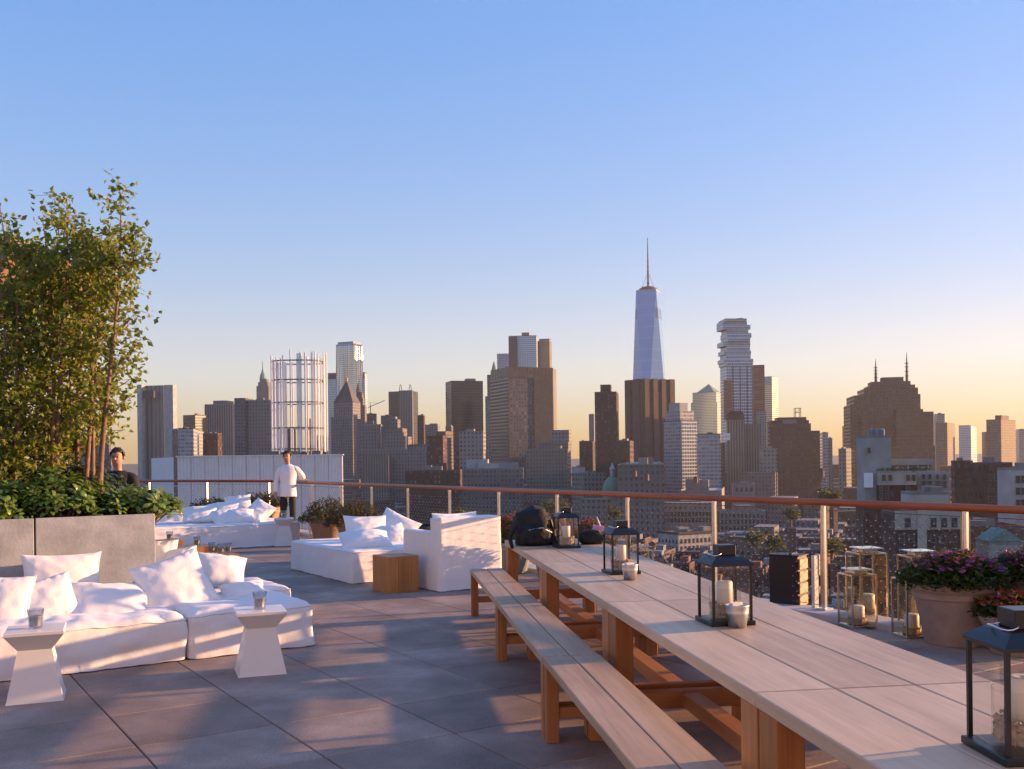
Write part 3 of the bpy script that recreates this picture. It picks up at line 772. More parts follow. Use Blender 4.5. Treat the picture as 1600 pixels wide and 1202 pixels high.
def black_lantern(c, rz, label, W=.195, H=.375, fill=True, seed=1):
    t = thing('lantern', label, 'lantern', c, rz, 'black lanterns on the dining tables'); a = W/2
    MB().box((-a-.018, -a-.018, 0), (a+.018, a+.018, .022), bev=.003).build('base', MATS['black_metal'], t)
    zb, zt = .023, H*.74
    for sx in (-1, 1):
        for sy in (-1, 1): MB().box((sx*a-.006, sy*a-.006, zb), (sx*a+.006, sy*a+.006, zt)).build('corner_post', MATS['black_metal'], t)
    e = .0015
    for (p, q) in (((-a+.007, -a-e, zb+.001), (a-.007, -a+e, zt-.001)), ((-a+.007, a-e, zb+.001), (a-.007, a+e, zt-.001)), ((-a-e, -a+.007, zb+.001), (-a+e, a-.007, zt-.001)), ((a-e, -a+.007, zb+.001), (a+e, a-.007, zt-.001))):
        x0, y0, z0_ = p; x1, y1, z1_ = q; xm, ym = (x0+x1)/2, (y0+y1)/2
        mb = MB()
        if x1 - x0 > y1 - y0: mb.add([(x0, ym, z0_), (x1, ym, z0_), (x1, ym, z1_), (x0, ym, z1_)], [(0,1,2,3)])
        else: mb.add([(xm, y0, z0_), (xm, y1, z0_), (xm, y1, z1_), (xm, y0, z1_)], [(0,1,2,3)])
        mb.build('pane', MATS['clear_pane'], t)
    mb = MB(); rs = [(a+.012, zt), (a+.012, zt+.010), (a*.93, zt+.028), (a*.72, zt+.042), (a*.50, zt+.047)]
    vs = []; fs = [(3,2,1,0)]
    for (w, z) in rs: vs += [(-w,-w,z),(w,-w,z),(w,w,z),(-w,w,z)]
    for k in range(len(rs)-1): fs += [(k*4+i, k*4+(i+1) % 4, k*4+4+(i+1) % 4, k*4+4+i) for i in range(4)]
    fs.append(tuple(16+i for i in range(4))); mb.add(vs, fs); mb.build('roof', MATS['black_metal'], t)
    MB().box((-a*.46, -a*.46, zt+.0475), (a*.46, a*.46, zt+.0475+H*.13), bev=.003).build('chimney', MATS['black_metal'], t)
    rg = [(.0-a*.60 + .042*math.cos(k*math.pi/8)*.8, -a*.1 + .05*math.sin(k*math.pi/8), zt+.053+.004*math.sin(k)) for k in range(17)]
    mb = MB(); mb.tube(rg, .0028, 6, cap=False); mb.build('ring_handle', MATS['steel'], t, smooth=True)
    cr = W*.20
    ph = H*.17
    mb = MB(); mb.lathe([(0, 0), (cr, 0), (cr, H*.40), (cr*.92, H*.415), (cr*.6, H*.418), (0, H*.405)], 24, c=(.0, .0, zb + .02), cap=False); mb.build('candle', MATS['wax'], t, smooth=True)
    mb = MB(); gr = W*.40; mb.lathe([(gr, 0), (gr, H*.36)], 28, c=(0, 0, zb+.012), cap=False); mb.build('glass_cylinder', MATS['clear_pane'], t, smooth=True)
    pebbles(t, gr - .004, ph, 130, seed, zb + .013)
    return t
def on_table(px, py): return G(px, py, TZ + .001)
# the pixel is the lantern's front corner on the table
def lantern_at(px, py, label, rzdeg, **k):
    W = k.get('W', .195); c = on_table(px, py); rz = R(rzdeg); a = W/2 + .018
    off = Matrix.Rotation(rz, 3, 'Z') @ Vector((-a, -a, 0))
    return black_lantern(c - off, rz, label, **k)
lantern_at(743.5 + 127, 857.5, 'farthest black lantern standing beside the black backpack', 10, W=.185, H=.365, seed=2)
lantern_at(955, 899, 'black lantern with a small bucket before it, second farthest', 13, W=.185, H=.37, seed=3)
lantern_at(1112, 980, 'black lantern with candle beside the nearer galvanised bucket', 10, W=.19, H=.385, seed=4)
lantern_at(1571, 1200, 'large black lantern at the lower right corner of the photo', 3, W=.195, H=.40, seed=5)
def bucket(c, label, s=1.0):
    t = thing('bucket', label, 'bucket', c, 0, 'small galvanised buckets on the tables')
    mb = MB(); mb.lathe([(0, .004), (.040*s, .004), (.055*s, .108*s), (.058*s, .110*s), (.059*s, .106*s), (.0575*s, .102*s), (.0535*s, .074*s), (.0545*s, .070*s), (.0525*s, .066*s), (.043*s, .0), (0, 0)], 28, cap=False)
    mb.build('pail', MATS['galvanised'], t, smooth=True)
    mb = MB(); mb.box((-.03*s, -.004, .085*s), (.035*s, .02, .118*s), M=Matrix.Rotation(.5, 4, 'Z')); mb.box((-.035*s, .015*s, .08*s), (.01*s, .021*s, .115*s), M=Matrix.Rotation(-.3, 4, 'Z'))
    mb.build('folded_napkin', MATS['white_cotton'], t)
    return t
bucket(on_table(1152, 980), 'galvanised bucket in front of the nearer black lantern', .98)
bucket(on_table(984.5, 906), 'galvanised bucket in front of the second farthest lantern', .95)

def brass_lantern(c, rz, label, W, H, seed):
    t = thing('glass_lantern', label, 'lantern', c, rz, 'tall glass lanterns by the railing'); a = W/2
    MB().box((-a-.006, -a-.006, .0), (a+.006, a+.006, .018), bev=.002).build('base', MATS['brass'], t)
    zb, zt = .019, H - .06
    for sx in (-1, 1):
        for sy in (-1, 1): MB().box((sx*a-.007, sy*a-.007, zb), (sx*a+.007, sy*a+.007, zt)).build('corner_post', MATS['brass'], t)
    for k in range(4):
        M = Matrix.Rotation(k*math.pi/2, 4, 'Z'); mb = MB()
        mb.add([M @ Vector(p) for p in ((-a+.006, -a, zb), (a-.006, -a, zb), (a-.006, -a, zt), (-a+.006, -a, zt))], [(0,1,2,3)]); mb.build('pane', MATS['lantern_pane'], t)
    fr = MB()
    for k in range(4): fr.box((-a-.006, -a-.006, zt), (a+.006, -a+.012, zt+.012), M=Matrix.Rotation(k*math.pi/2, 4, 'Z') @ Matrix.Translation((0, -.0003*k, .0002*k)))
    fr.build('top_frame', MATS['brass'], t)
    MB().box((-a*.55, -a*.55, zt+.013), (a*.55, a*.55, H-.012)).build('collar', MATS['brass'], t)
    MB().box((-a*.86, -a*.86, H-.0118), (a*.86, a*.86, H), bev=.003).build('roof', MATS['polished'], t)
    cr = W*.26
    mb = MB(); mb.lathe([(0, 0), (cr, 0), (cr, H*.30), (cr*.9, H*.31), (0, H*.305)], 20, c=(0, 0, .022), cap=False); mb.build('candle', MATS['wax'], t, smooth=True)
    pebbles(t, W*.34, H*.13, 70, seed, .02)
    return t
brass_lantern(G(1340, 978), R(12), 'shorter glass lantern with two candles left of the flower pots', .235, .52, 11)
brass_lantern(G(1355, 966), R(8), 'taller glass lantern standing behind the shorter one near the post', .27, .67, 12)
brass_lantern(G(1425, 994), R(10), 'shorter glass lantern tucked against the big flower pot', .225, .54, 13)
brass_lantern(G(1437, 981), R(6), 'taller glass lantern behind the big flower pot', .26, .69, 14)
brass_lantern(G(1005, 905) , R(10), 'pale capped glass lantern behind the tables by the railing', .2, .42, 15)
def dark_lantern(px, py, label, W, H): 
    t = brass_lantern(G(px, py), R(10), label, W, H, int(px))
    return t
dark_lantern(495, 846, 'slim lantern right of the far hourglass table', .26, .62)
dark_lantern(514, 850, 'short lantern at the left corner of the middle daybed', .2, .44)

# dark box with slatted bronze front
bc = G(1247, 953)
bxx = thing('speaker_box', 'black box with a slatted bronze side standing at the railing', 'speaker', bc, R(52), None)
MB().box((.0, .0, .0), (.24, .30, .53), bev=.004).build('cabinet', MATS['black_plastic'], bxx)
for k in range(4): MB().box((.012, -.018, .03 + k*.122), (.228, -.0005, .03 + k*.122 + .108), bev=.006).build('slat', MATS['slat_bronze'], bxx)
MB().box((-.006, -.02, .531), (.246, .306, .542), bev=.003).build('lid', MATS['black_plastic'], bxx)
MB().box((.05, .08, .5425), (.20, .11, .556), bev=.003).build('handle', MATS['black_metal'], bxx)
st = thing('steel_bracket', 'grey steel bracket post behind the slatted black box', 'bracket', G(1274, 957), R(30))
MB().box((-.03, -.02, 0), (.03, .02, .56), bev=.003).build('upright', MATS['galvanised'], st)
MB().box((.031, -.025, .36), (.06, .025, .57), bev=.003).build('plate', MATS['galvanised'], st)

# ================================================================== FLOWER POTS
def flower_pot(c, r, h, label, pot='terracotta_grey', leaf='plant_leaf', petals=None, ph=.22, spread=1.15, n=420, rings=True, seed=1, group='flower pots along the railing', tall=0):
    t = thing('flower_pot', label, 'flower pot', c, 0, group); rng = random.Random(seed)
    prof = [(0, 0), (r*.66, 0), (r*.68, .01), (r*.90, h*.74), (r*.905, h*.745)]
    if rings: prof += [(r*.955, h*.755), (r*.955, h*.80), (r*.93, h*.805), (r*.94, h*.86), (r*.97, h*.87)]
    prof += [(r*.99, h*.88), (r*1.0, h*.91), (r*1.0, h*.97), (r*.98, h), (r*.90, h), (r*.88, h*.93), (0, h*.93)]
    mb = MB(); mb.lathe(prof, 36, cap=False); mb.build('pot', MATS[pot], t, smooth=True)
    mb = MB(); mb.lathe([(0, h*.94), (r*.86, h*.94)], 20, cap=False); mb.build('soil', MATS['soil'], t)
    lf = MB(); pt = MB(); sm = MB()
    for k in range(n):
        a = rng.random()*6.283; q = math.sqrt(rng.random())*spread; x, y = r*q*math.cos(a), r*q*math.sin(a)
        z = h*.94 + ph*(1 - .45*q*q)*rng.uniform(.25, 1.0) + (tall*rng.random()**3)
        p = Vector((x, y, z)); root_p = Vector((x*.6, y*.6, h*.94))
        if k % 3 == 0: sm.tube([root_p, p], [.003, .002], 3, cap=False)
        d = Vector((math.cos(a)*.6 + rng.uniform(-.7,.7), math.sin(a)*.6 + rng.uniform(-.7,.7), rng.uniform(-.2, .9)))
        for s_ in range(4):
            leaf_quad(lf, p + Vector((rng.uniform(-.03,.03), rng.uniform(-.03,.03), rng.uniform(-.05, .02))), d + Vector((rng.uniform(-1,1), rng.uniform(-1,1), rng.uniform(-.6,.6)))*.8, Vector((rng.uniform(-.5,.5), rng.uniform(-.5,.5), 1)), .055*rng.uniform(.7, 1.3), .028, .2)
        if petals and z > h*.94 + ph*.42 and rng.random() < .80:
            fp = p + Vector((0, 0, .025)); mi = rng.randrange(len(petals)); a0 = rng.random()*6; tilt = Vector((rng.uniform(-.5,.5), rng.uniform(-.5,.5), 1)).normalized()
            t1 = tilt.orthogonal().normalized(); t2 = tilt.cross(t1)
            for s_ in range(5):
                aa = a0 + s_*1.2566; leaf_quad(pt, fp, t1*math.cos(aa) + t2*math.sin(aa) + tilt*.35, tilt, .031, .026, .1, mi)
    lf.build('foliage', MATS[leaf], t); sm.build('stems', MATS['plant_leaf'], t)
    if petals: pt.build('flowers', [MATS[p] for p in petals], t)
    return t
PK, PU, RD = 'pink_petal', 'purple_petal', 'red_petal'
flower_pot(G(1492, 1005), .335, .50, 'big grey terracotta pot with pink and purple flowers by the right railing', petals=[PK, PK, PU], ph=.27, spread=1.25, n=900, seed=3)
flower_pot(G(1630, 1002), .33, .52, 'grey terracotta pot with pink flowers at the right edge of the photo', petals=[PK, PU, PK], ph=.30, spread=1.2, n=800, seed=4)
flower_pot(G(1588, 1021), .27, .30, 'low grey bowl of red flowers in front of the pots at right', petals=[RD, RD], ph=.17, spread=1.1, n=380, rings=False, seed=5)
# along the railing behind the tables and the seats
def rail_pt(px, off): q = R0 - E2*off; return (q + E1*hit(q, E1, px)).xy.to_3d()
flower_pot(rail_pt(800, .50), .27, .42, 'grey pot of pink flowers beside the armchair', pot='grey_pot', petals=[PK, PK, RD], ph=.42, n=420, seed=6)
flower_pot(rail_pt(862, .50), .27, .42, 'grey pot of pink flowers behind the black backpack', pot='grey_pot', petals=[PK, PK], ph=.42, n=420, seed=7)
flower_pot(rail_pt(922, .50), .26, .42, 'grey pot of pink flowers right of the farthest lantern', pot='grey_pot', petals=[PK, RD], ph=.40, n=420, seed=8)
flower_pot(rail_pt(512, .75), .36, .48, 'terracotta pot of rusty foliage left of the middle daybed cushions', pot='terracotta', leaf='rust_leaf', ph=.46, spread=1.5, n=560, seed=9)
flower_pot(rail_pt(556, .70), .36, .48, 'terracotta pot of rusty green foliage behind the middle daybed cushions', pot='terracotta', leaf='rust_leaf', ph=.42, spread=1.5, n=560, seed=10)
flower_pot(rail_pt(408, .9), .40, .62, 'tall terracotta pot with a dark plant beside the person in white', pot='terracotta', leaf='rust_leaf', ph=.34, spread=1.35, n=480, seed=11)
q = CORNER + ELEFT*1.9 + Vector((.3, -1.1, 0))
flower_pot(q, .40, .48, 'dark pot with low dark plant behind the far cushions', pot='grey_pot', leaf='shrub_dark', ph=.30, spread=1.2, n=380, seed=12)
# unseen pots added along the railing, past the view, to cast shadows
for k, (tt, rr) in enumerate([(-8.0, .33), (-9.0, .30), (-10.1, .34), (-11.2, .30), (-12.6, .33)]):
    q = R0 + E1*tt - E2*.55
    flower_pot(q, rr, .5, 'unseen grey terracotta flower pot added past the right edge to cast shadows', petals=[PK, PU], ph=.30, spread=1.2, n=420, seed=30+k)
mk = thing('dark_basket', 'dark low basket at the railing behind the armchair', 'basket', rail_pt(655, .6), E2A)
mb = MB(); mb.lathe([(0, 0), (.30, 0), (.36, .50), (.34, .52), (.30, .50), (.30, .1), (0, .1)], 20, cap=False); mb.build('basket_body', MATS['black_cloth'], mk, smooth=True)
MB().box((.26, -.12, .30), (.40, .02, .56), bev=.004).build('brass_latch', MATS['brass'], mk)

# ================================================================== BAGS ON THE FAR TABLE
def blob(name, parent, mat, sx, sy, sz, seed, amp=.16, flat=.0):
    bm = bmesh.new(); bmesh.ops.create_icosphere(bm, subdivisions=4, radius=1.0)
    for v in bm.verts:
        n_ = v.co.normalized(); k = 1 + amp*noise.noise(n_*1.7 + Vector((seed, 0, 0))) + amp*.4*noise.noise(n_*5 + Vector((seed, 3, 0)))
        p = n_*k; p = Vector((math.copysign(abs(p.x)**.8, p.x), math.copysign(abs(p.y)**.8, p.y), math.copysign(abs(p.z)**.8, p.z)))
        v.co = Vector((p.x*sx, p.y*sy, max(p.z, -flat)*sz + flat*sz))
    me = bpy.data.meshes.new(name); bm.to_mesh(me); bm.free(); me.materials.append(MATS[mat])
    for p in me.polygons: p.use_smooth = True
    return link(name, me, parent)
bk = thing('backpack', 'black backpack slumped on the far end of the tables', 'backpack', on_table(838, 851), R(10))
blob('main_bag', bk, 'black_cloth', .22, .15, .19, 1.0, .34, .8)
o = blob('front_pocket', bk, 'black_cloth', .14, .07, .10, 4.0, .25, .8); o.location = (-.03, -.13, .01)
mb = MB(); mb.tube([(-.16, -.05, .20), (-.23, -.08, .16), (-.27, -.08, .08), (-.25, -.12, -.02)], [.02, .022, .022, .016], 8); mb.build('strap', MATS['black_cloth'], bk, smooth=True)
mb = MB(); mb.tube([(-.04, .0, .30), (.0, .0, .335), (.06, .0, .33), (.09, .0, .29)], .011, 8); mb.build('grab_handle', MATS['black_cloth'], bk, smooth=True)
mb = MB(); mb.tube([(-.17, -.13, .06), (-.10, -.175, .15), (.02, -.185, .17), (.12, -.15, .12)], .006, 6); mb.build('zip', MATS['galvanised'], bk, smooth=True)
mb = MB(); mb.bar((.12, -.12, .24), (.17, -.15, .04), .03, .006); mb.build('webbing_strap', MATS['black_plastic'], bk)
bk2 = thing('handbag', 'black soft bag right of the farthest lantern on the table', 'bag', on_table(924, 850), R(6))
blob('bag_body', bk2, 'black_cloth', .125, .10, .075, 7.0, .1, .8)
mb = MB(); mb.tube([(-.09, -.03, .10), (-.05, -.09, .13), (.05, -.09, .13), (.09, -.03, .10)], .008, 6); mb.build('strap', MATS['black_plastic'], bk2, smooth=True)
cupo = thing('paper_cup', 'pink paper pack with a drinking straw behind the black soft bag', 'cup', on_table(938, 846) + A1*.12, 0)
mb = MB(); mb.box((-.06, -.03, 0.0), (.05, .03, .145), M=Matrix.Rotation(.12, 4, 'Y'), bev=.006); mb.build('pack', MATS['pink_paper'], cupo)
mb = MB(); mb.tube([(.03, 0, .135), (.01, 0, .19), (-.005, 0, .23)], .006, 8); mb.build('straw', MATS['straw'], cupo, smooth=True)

# ================================================================== PEOPLE
def skin(name, mat, parent, verts, edges, sub=2, root=0):
    """verts: list of (pos, radius or (rx, ry)); grown into one continuous surface"""
    me = bpy.data.meshes.new(name); me.from_pydata([v[0] for v in verts], edges, []); o = bpy.data.objects.new(name, me); col.objects.link(o)
    md = o.modifiers.new('Skin', 'SKIN'); md.use_smooth_shade = True
    if not me.skin_vertices: return o
    for i, (p, r_) in enumerate(verts):
        sv = me.skin_vertices[0].data[i]; sv.radius = r_ if isinstance(r_, tuple) else (r_, r_); sv.use_root = (i == root)
    o.modifiers.new('Sub', 'SUBSURF').levels = sub; o.modifiers['Sub'].render_levels = sub
    bpy.context.view_layer.update(); dg = bpy.context.evaluated_depsgraph_get()
    nm = bpy.data.meshes.new_from_object(o.evaluated_get(dg)); nm.name = name
    bpy.data.objects.remove(o); nm.materials.clear(); nm.materials.append(MATS[mat])
    for p in nm.polygons: p.use_smooth = True
    return link(name, nm, parent)
def chain(base, n): return [(base+i, base+i+1) for i in range(n-1)]
def person(loc, rz, label, joints, shirt, trousers, sleeve, scale=1.0):
    """joints: dict of the pose; x to the person's left seen from the front = image right, -y to the viewer"""
    t = thing('person', label, 'person', loc, rz); t.scale = (scale,)*3
    j = {k: Vector(v) for k, v in joints.items()}
    V = []; E = []
    def add(p, r_, prev=None):
        V.append((tuple(p), r_)); 
        if prev is not None: E.append((prev, len(V)-1))
        return len(V)-1
    pel = add(j['pelvis'], (.135, .10)); bel = add(j['pelvis'].lerp(j['chest'], .5), (.125, .095), pel); ch = add(j['chest'], (.15, .105), bel)
    nk0 = add(j['neck'], .055, ch); nk = add(j['neck'].lerp(j['head'], .45), .05, nk0)
    hd = add(j['head'] + Vector((0, -.012, -.03)), (.068, .078), nk); hd2 = add(j['head'] + Vector((0, .0, .055)), (.078, .092), hd); add(j['head'] + Vector((0, .005, .105)), (.05, .06), hd2)
    for s_ in ('l', 'r'):
        sh = add(j['sh_'+s_], .058, ch); el = add(j['el_'+s_], .042, sh); fo = add(j['el_'+s_].lerp(j['wr_'+s_], .35), .038, el); wr = add(j['wr_'+s_], .026, fo)
        hand = j['hand_'+s_]; d = (hand - j['wr_'+s_]).normalized(); side = d.cross(j.get('palm_'+s_, Vector((0, -1, 0)))).normalized()
        pm = add(j['wr_'+s_] + d*.06, (.034, .018), wr)
        for q, (off, ln) in enumerate(((-.030, .070), (-.010, .082), (.011, .078), (.030, .062))):
            cur = j.get('curl_'+s_, Vector((0, 0, 0)))
            k0 = add(j['wr_'+s_] + d*.10 + side*off, .010, pm); k1 = add(j['wr_'+s_] + d*(.10 + ln*.5) + side*off*1.1 + cur*.25, .0088, k0); add(j['wr_'+s_] + d*(.10 + ln) + side*off*1.1 + cur, .0075, k1)
        th0 = add(j['wr_'+s_] + d*.045 - side*.042, .011, pm); add(j['wr_'+s_] + d*.085 - side*.058 + j.get('curl_'+s_, Vector((0,0,0)))*.5, .009, th0)
        hp = add(j['hip_'+s_], .085, pel); kn = add(j['kn_'+s_], .056, hp); cf = add(j['kn_'+s_].lerp(j['an_'+s_], .35), .054, kn); an = add(j['an_'+s_], .036, cf); ft = add(j['an_'+s_] + Vector((0, -.10, -.045)), (.036, .028), an); add(j['an_'+s_] + Vector((0, -.17, -.055)), (.032, .020), ft)
    skin('body', 'skin', t, V, E)
    # shirt: a loose loft round the torso with sleeves
    if shirt:
        mb = MB(); c0 = j['pelvis']; c1 = j['chest']; c2 = j['neck']; hem = c0.z + shirt['hem']; n = 28; vs = []; fs = []
        rows = [(hem, .180, .142, 0), (hem + .05, .178, .142, 0), (c0.z + .10, .165, .132, 0), (c0.z + .20, .162, .124, .5), (c1.z - .05, .175, .126, 1), (c1.z + .06, .190, .124, 1), (c1.z + .13, .186, .110, 1), (c1.z + .175, .150, .095, 1), (c2.z + .005, .078, .072, 1)]
        for (z, rx, ry, f) in rows:
            c = c0.lerp(c1, max(0, min(1, (z - c0.z)/(c1.z - c0.z))))
            for q in range(n):
                an_ = 2*math.pi*q/n; k = 1 + (.05*noise.noise(Vector((math.cos(an_)*2, math.sin(an_)*2, z*5))) + .025*noise.noise(Vector((math.cos(an_)*6, math.sin(an_)*6, z*9))))
                vs.append((c.x + rx*k*math.cos(an_), c.y + ry*k*math.sin(an_), z))
        for r_ in range(len(rows) - 1):
            for q in range(n): fs.append((r_*n+q, r_*n+(q+1) % n, (r_+1)*n+(q+1) % n, (r_+1)*n+q))
        mb.add(vs, fs)
        for s_ in ('l', 'r'):
            sh, el, wr = j['sh_'+s_], j['el_'+s_], j['wr_'+s_]; sg = 1 if s_ == 'l' else -1
            st_ = sh + Vector((-sg*.05, 0, -.01))
            if sleeve == 'long': pts = [st_, sh + Vector((sg*.01, 0, -.02)), sh.lerp(el, .5), el, el.lerp(wr, .35), el.lerp(wr, .7), el.lerp(wr, .95)]; rr = [.062, .068, .060, .054, .052, .047, .041]
            else: pts = [st_, sh + Vector((sg*.01, 0, -.02)), sh.lerp(el, .4), sh.lerp(el, .72)]; rr = [.07, .076, .070, .068]
            mb.tube(pts, rr, 14, cap=False)
        o_ = mb.build('shirt', MATS[shirt['mat']], t, smooth=True)
        o_.modifiers.new('Sub', 'SUBSURF').levels = 1
    V = []; E = []
    pel = add(j['pelvis'] + Vector((0, 0, .02)), (.115, .085))
    for s_ in ('l', 'r'):
        hp = add(j['hip_'+s_], .086, pel); kn = add(j['kn_'+s_], .072, hp); add(j['an_'+s_] + Vector((0, 0, .02)), .058, kn)
    skin('trousers', trousers, t, V, E)
    for s_ in ('l', 'r'):
        sh = MB(); a = j['an_'+s_]; sh.box((a.x-.045, a.y-.215, .0), (a.x+.045, a.y+.06, .075), bev=.022); sh.build('shoe', MATS['black_cloth'], t, smooth=True)
    H = j['head']
    # hair cap
    bm = bmesh.new(); bmesh.ops.create_icosphere(bm, subdivisions=4, radius=1.0)
    dead = [v for v in bm.verts if v.co.z < (.42 if v.co.y < -.25 else (-.05 if abs(v.co.x) > .75 and v.co.y < .2 else -.45))]
    bmesh.ops.delete(bm, geom=dead, context='VERTS')
    for v in bm.verts:
        k = 1.02 + .16*noise.noise(v.co*4) + .14*noise.noise(v.co*11); v.co = Vector((v.co.x*.086*k, v.co.y*.102*k + .010, v.co.z*.108*k + .045))
    me = bpy.data.meshes.new('hair'); bm.to_mesh(me); bm.free(); me.materials.append(MATS['hair'])
    for p in me.polygons: p.use_smooth = True
    o = link('hair', me, t); o.location = H
    for sx in (-1, 1):
        e = MB(); e.lathe([(0, -.008), (.009, -.004), (.010, .002), (0, .006)], 10, cap=False); o = e.build('eye', MATS['eye_dark'], t, smooth=True); o.location = H + Vector((sx*.028, -.083, .035)); o.rotation_euler = (R(90), 0, 0)
        e = MB(); e.tube([(-.014, 0, 0), (0, -.003, .004), (.015, 0, .0)], [.003, .0045, .003], 6); o = e.build('eyebrow', MATS['hair'], t, smooth=True); o.location = H + Vector((sx*.029, -.088, .056))
        e = MB(); e.lathe([(0, -.012), (.016, -.006), (.018, .004), (0, .010)], 12, cap=False); o = e.build('ear', MATS['skin'], t, smooth=True); o.location = H + Vector((sx*.082, .008, .022)); o.rotation_euler = (0, R(90), 0); o.scale = (1.6, .9, 1)
    e = MB(); e.add([(-.012, -.078, .0), (.012, -.078, .0), (0, -.104, .004), (0, -.082, .045)], [(0,1,2), (1,3,2), (3,0,2)]); o = e.build('nose', MATS['skin'], t); o.location = H
    e = MB(); e.tube([(-.024, -.074, 0), (0, -.084, -.003), (.024, -.074, 0)], [.003, .006, .003], 6); o = e.build('mouth', MATS['lip'], t, smooth=True); o.location = H + Vector((0, 0, -.032))
    return t
# person in white: one hand on the rail, the other arm hanging
rp = rail_pt(478, .0); body_at = rail_pt(449, .0); body_at = Vector((P(450, 760, rp.y - .55).x, rp.y - .55, 0))
hx, hy = (rp - body_at).x, (rp - body_at).y
person(body_at, 0, 'person in a white long sleeved shirt with a hand on the railing',
  dict(pelvis=(0, 0, .92), chest=(.0, .0, 1.26), neck=(.0, .0, 1.47), head=(-.01, -.02, 1.61),
       sh_l=(.17, .0, 1.40), el_l=(.30, .14, 1.20), wr_l=(hx - .12, hy - .09, 1.155), hand_l=(hx, hy, 1.15), palm_l=(0, 0, -1), curl_l=(0, 0, -.025),
       sh_r=(-.17, .0, 1.40), el_r=(-.25, .02, 1.13), wr_r=(-.24, -.06, .89), hand_r=(-.22, -.09, .74), palm_r=(1, 0, 0), curl_r=(.02, -.02, 0),
       hip_l=(.085, 0, .88), kn_l=(.095, -.01, .49), an_l=(.10, .03, .08), hip_r=(-.085, 0, .88), kn_r=(-.10, -.02, .49), an_r=(-.115, .0, .08)),
  dict(mat='white_shirt', hem=-.11), 'dark_trousers', 'long', 1.0)
pb = P(185, 760, 12.5); pb.z = 0
person(pb, R(8), 'smiling person in a black shirt behind the planter trees',
  dict(pelvis=(0, 0, .92), chest=(.0, .0, 1.24), neck=(.0, -.02, 1.45), head=(.0, -.05, 1.59),
       sh_l=(.17, .0, 1.38), el_l=(.23, -.05, 1.10), wr_l=(.20, -.27, 1.07), hand_l=(.12, -.38, 1.10), palm_l=(0, 0, -1), curl_l=(-.02, -.02, -.01),
       sh_r=(-.17, .0, 1.38), el_r=(-.22, -.02, 1.11), wr_r=(-.12, -.26, 1.06), hand_r=(-.02, -.34, 1.08), palm_r=(0, 0, -1), curl_r=(.02, -.02, 0),
       hip_l=(.085, 0, .88), kn_l=(.095, -.01, .49), an_l=(.10, .03, .08), hip_r=(-.085, 0, .88), kn_r=(-.10, -.02, .49), an_r=(-.115, .0, .08)),
  dict(mat='black_shirt', hem=-.02), 'dark_trousers', 'short', 1.0)

# ================================================================== CITY
GZ = -60.0
DG = (.022, .026, .032)
facade('f_stone', (.34, .31, .28), DG, 3.0, 3.6, .42, .5)
facade('f_stone_tan', (.42, .36, .29), DG, 3.0, 3.6, .42, .5)
facade('f_stone_pale', (.50, .47, .43), DG, 3.4, 3.7, .5, .5)
facade('f_brick_red', (.20, .065, .045), DG, 2.6, 3.4, .40, .52, .5)
facade('f_brick_dark', (.12, .055, .042), DG, 2.8, 3.4, .40, .5, .35)
facade('f_brick_brown', (.19, .09, .06), DG, 3.6, 4.2, .46, .5, .22)
facade('f_brick_tan', (.34, .25, .19), DG, 2.8, 3.4, .42, .5, .4)
facade('f_cream', (.52, .46, .38), DG, 3.2, 3.6, .42, .48, .4)
facade('f_grey', (.28, .27, .27), DG, 3.0, 3.5, .45, .5, .3)
facade('f_slab_tall', (.13, .105, .095), (.05, .035, .03), 4.5, 3.6, .55, 1.2, .1)
facade('f_vert_light', (.42, .41, .40), (.03, .035, .045), 4.0, 3.8, .55, 1.2, .1)
facade('f_pearl', (.44, .41, .39), (.04, .04, .045), 7.0, 4.0, .42, 1.2, .05)
facade('f_dark_glass', (.03, .028, .028), (.012, .014, .018), 1.6, 3.8, .80, .72, .06, .12, .4)
facade('f_javits_bands', (.20, .185, .175), (.07, .06, .055), 3.0, 3.7, 1.2, .45, .05)
facade('f_javits_dots', (.21, .195, .185), (.045, .043, .045), 3.2, 3.7, .55, .62, .35)
facade('f_javits_dark', (.10, .09, .085), (.05, .045, .045), 2.0, 3.7, .6, .7, .1)
facade('f_longlines', (.21, .125, .10), (.17, .10, .08), 9.0, 200, .3, 2, .0)
facade('f_glass_pale', (.50, .53, .56), (.24, .30, .36), 3.0, 3.5, .8, .62, .12, .12, .5, .1, None, .35)
facade('f_glass_white', (.34, .34, .35), (.12, .15, .19), 3.6, 3.3, .82, .55, .45, .12, .5, .1)
facade('f_glass_blue', (.40, .44, .50), (.07, .11, .17), 3.0, 3.3, .86, .66, .2, .1, .4, .1, None, .3)
facade('f_glass_painted_sun', (.55, .47, .36), (.30, .24, .14), 3.0, 3.6, 1.2, .5, .12, .18, .4, .1, None, .5)  # golden sunlight and its reflection put into wall and glass colour
facade('f_steel', (.55, .54, .52), (.16, .16, .17), 1.8, 3.3, .5, .55, .1, .12, .25, .1)
facade('f_leonard_glass', (.50, .58, .67), (.07, .12, .18), 3.2, 4.6, .86, .66, .2, .1, .5, .1, None, .2)
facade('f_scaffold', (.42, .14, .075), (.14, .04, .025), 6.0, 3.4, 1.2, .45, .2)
facade('f_stripes_grey', (.40, .37, .33), (.06, .055, .05), 2.6, 3.6, .45, 1.2, .1)
facade('f_courts', (.38, .35, .32), (.035, .035, .04), 3.0, 3.6, .42, .6, .25)
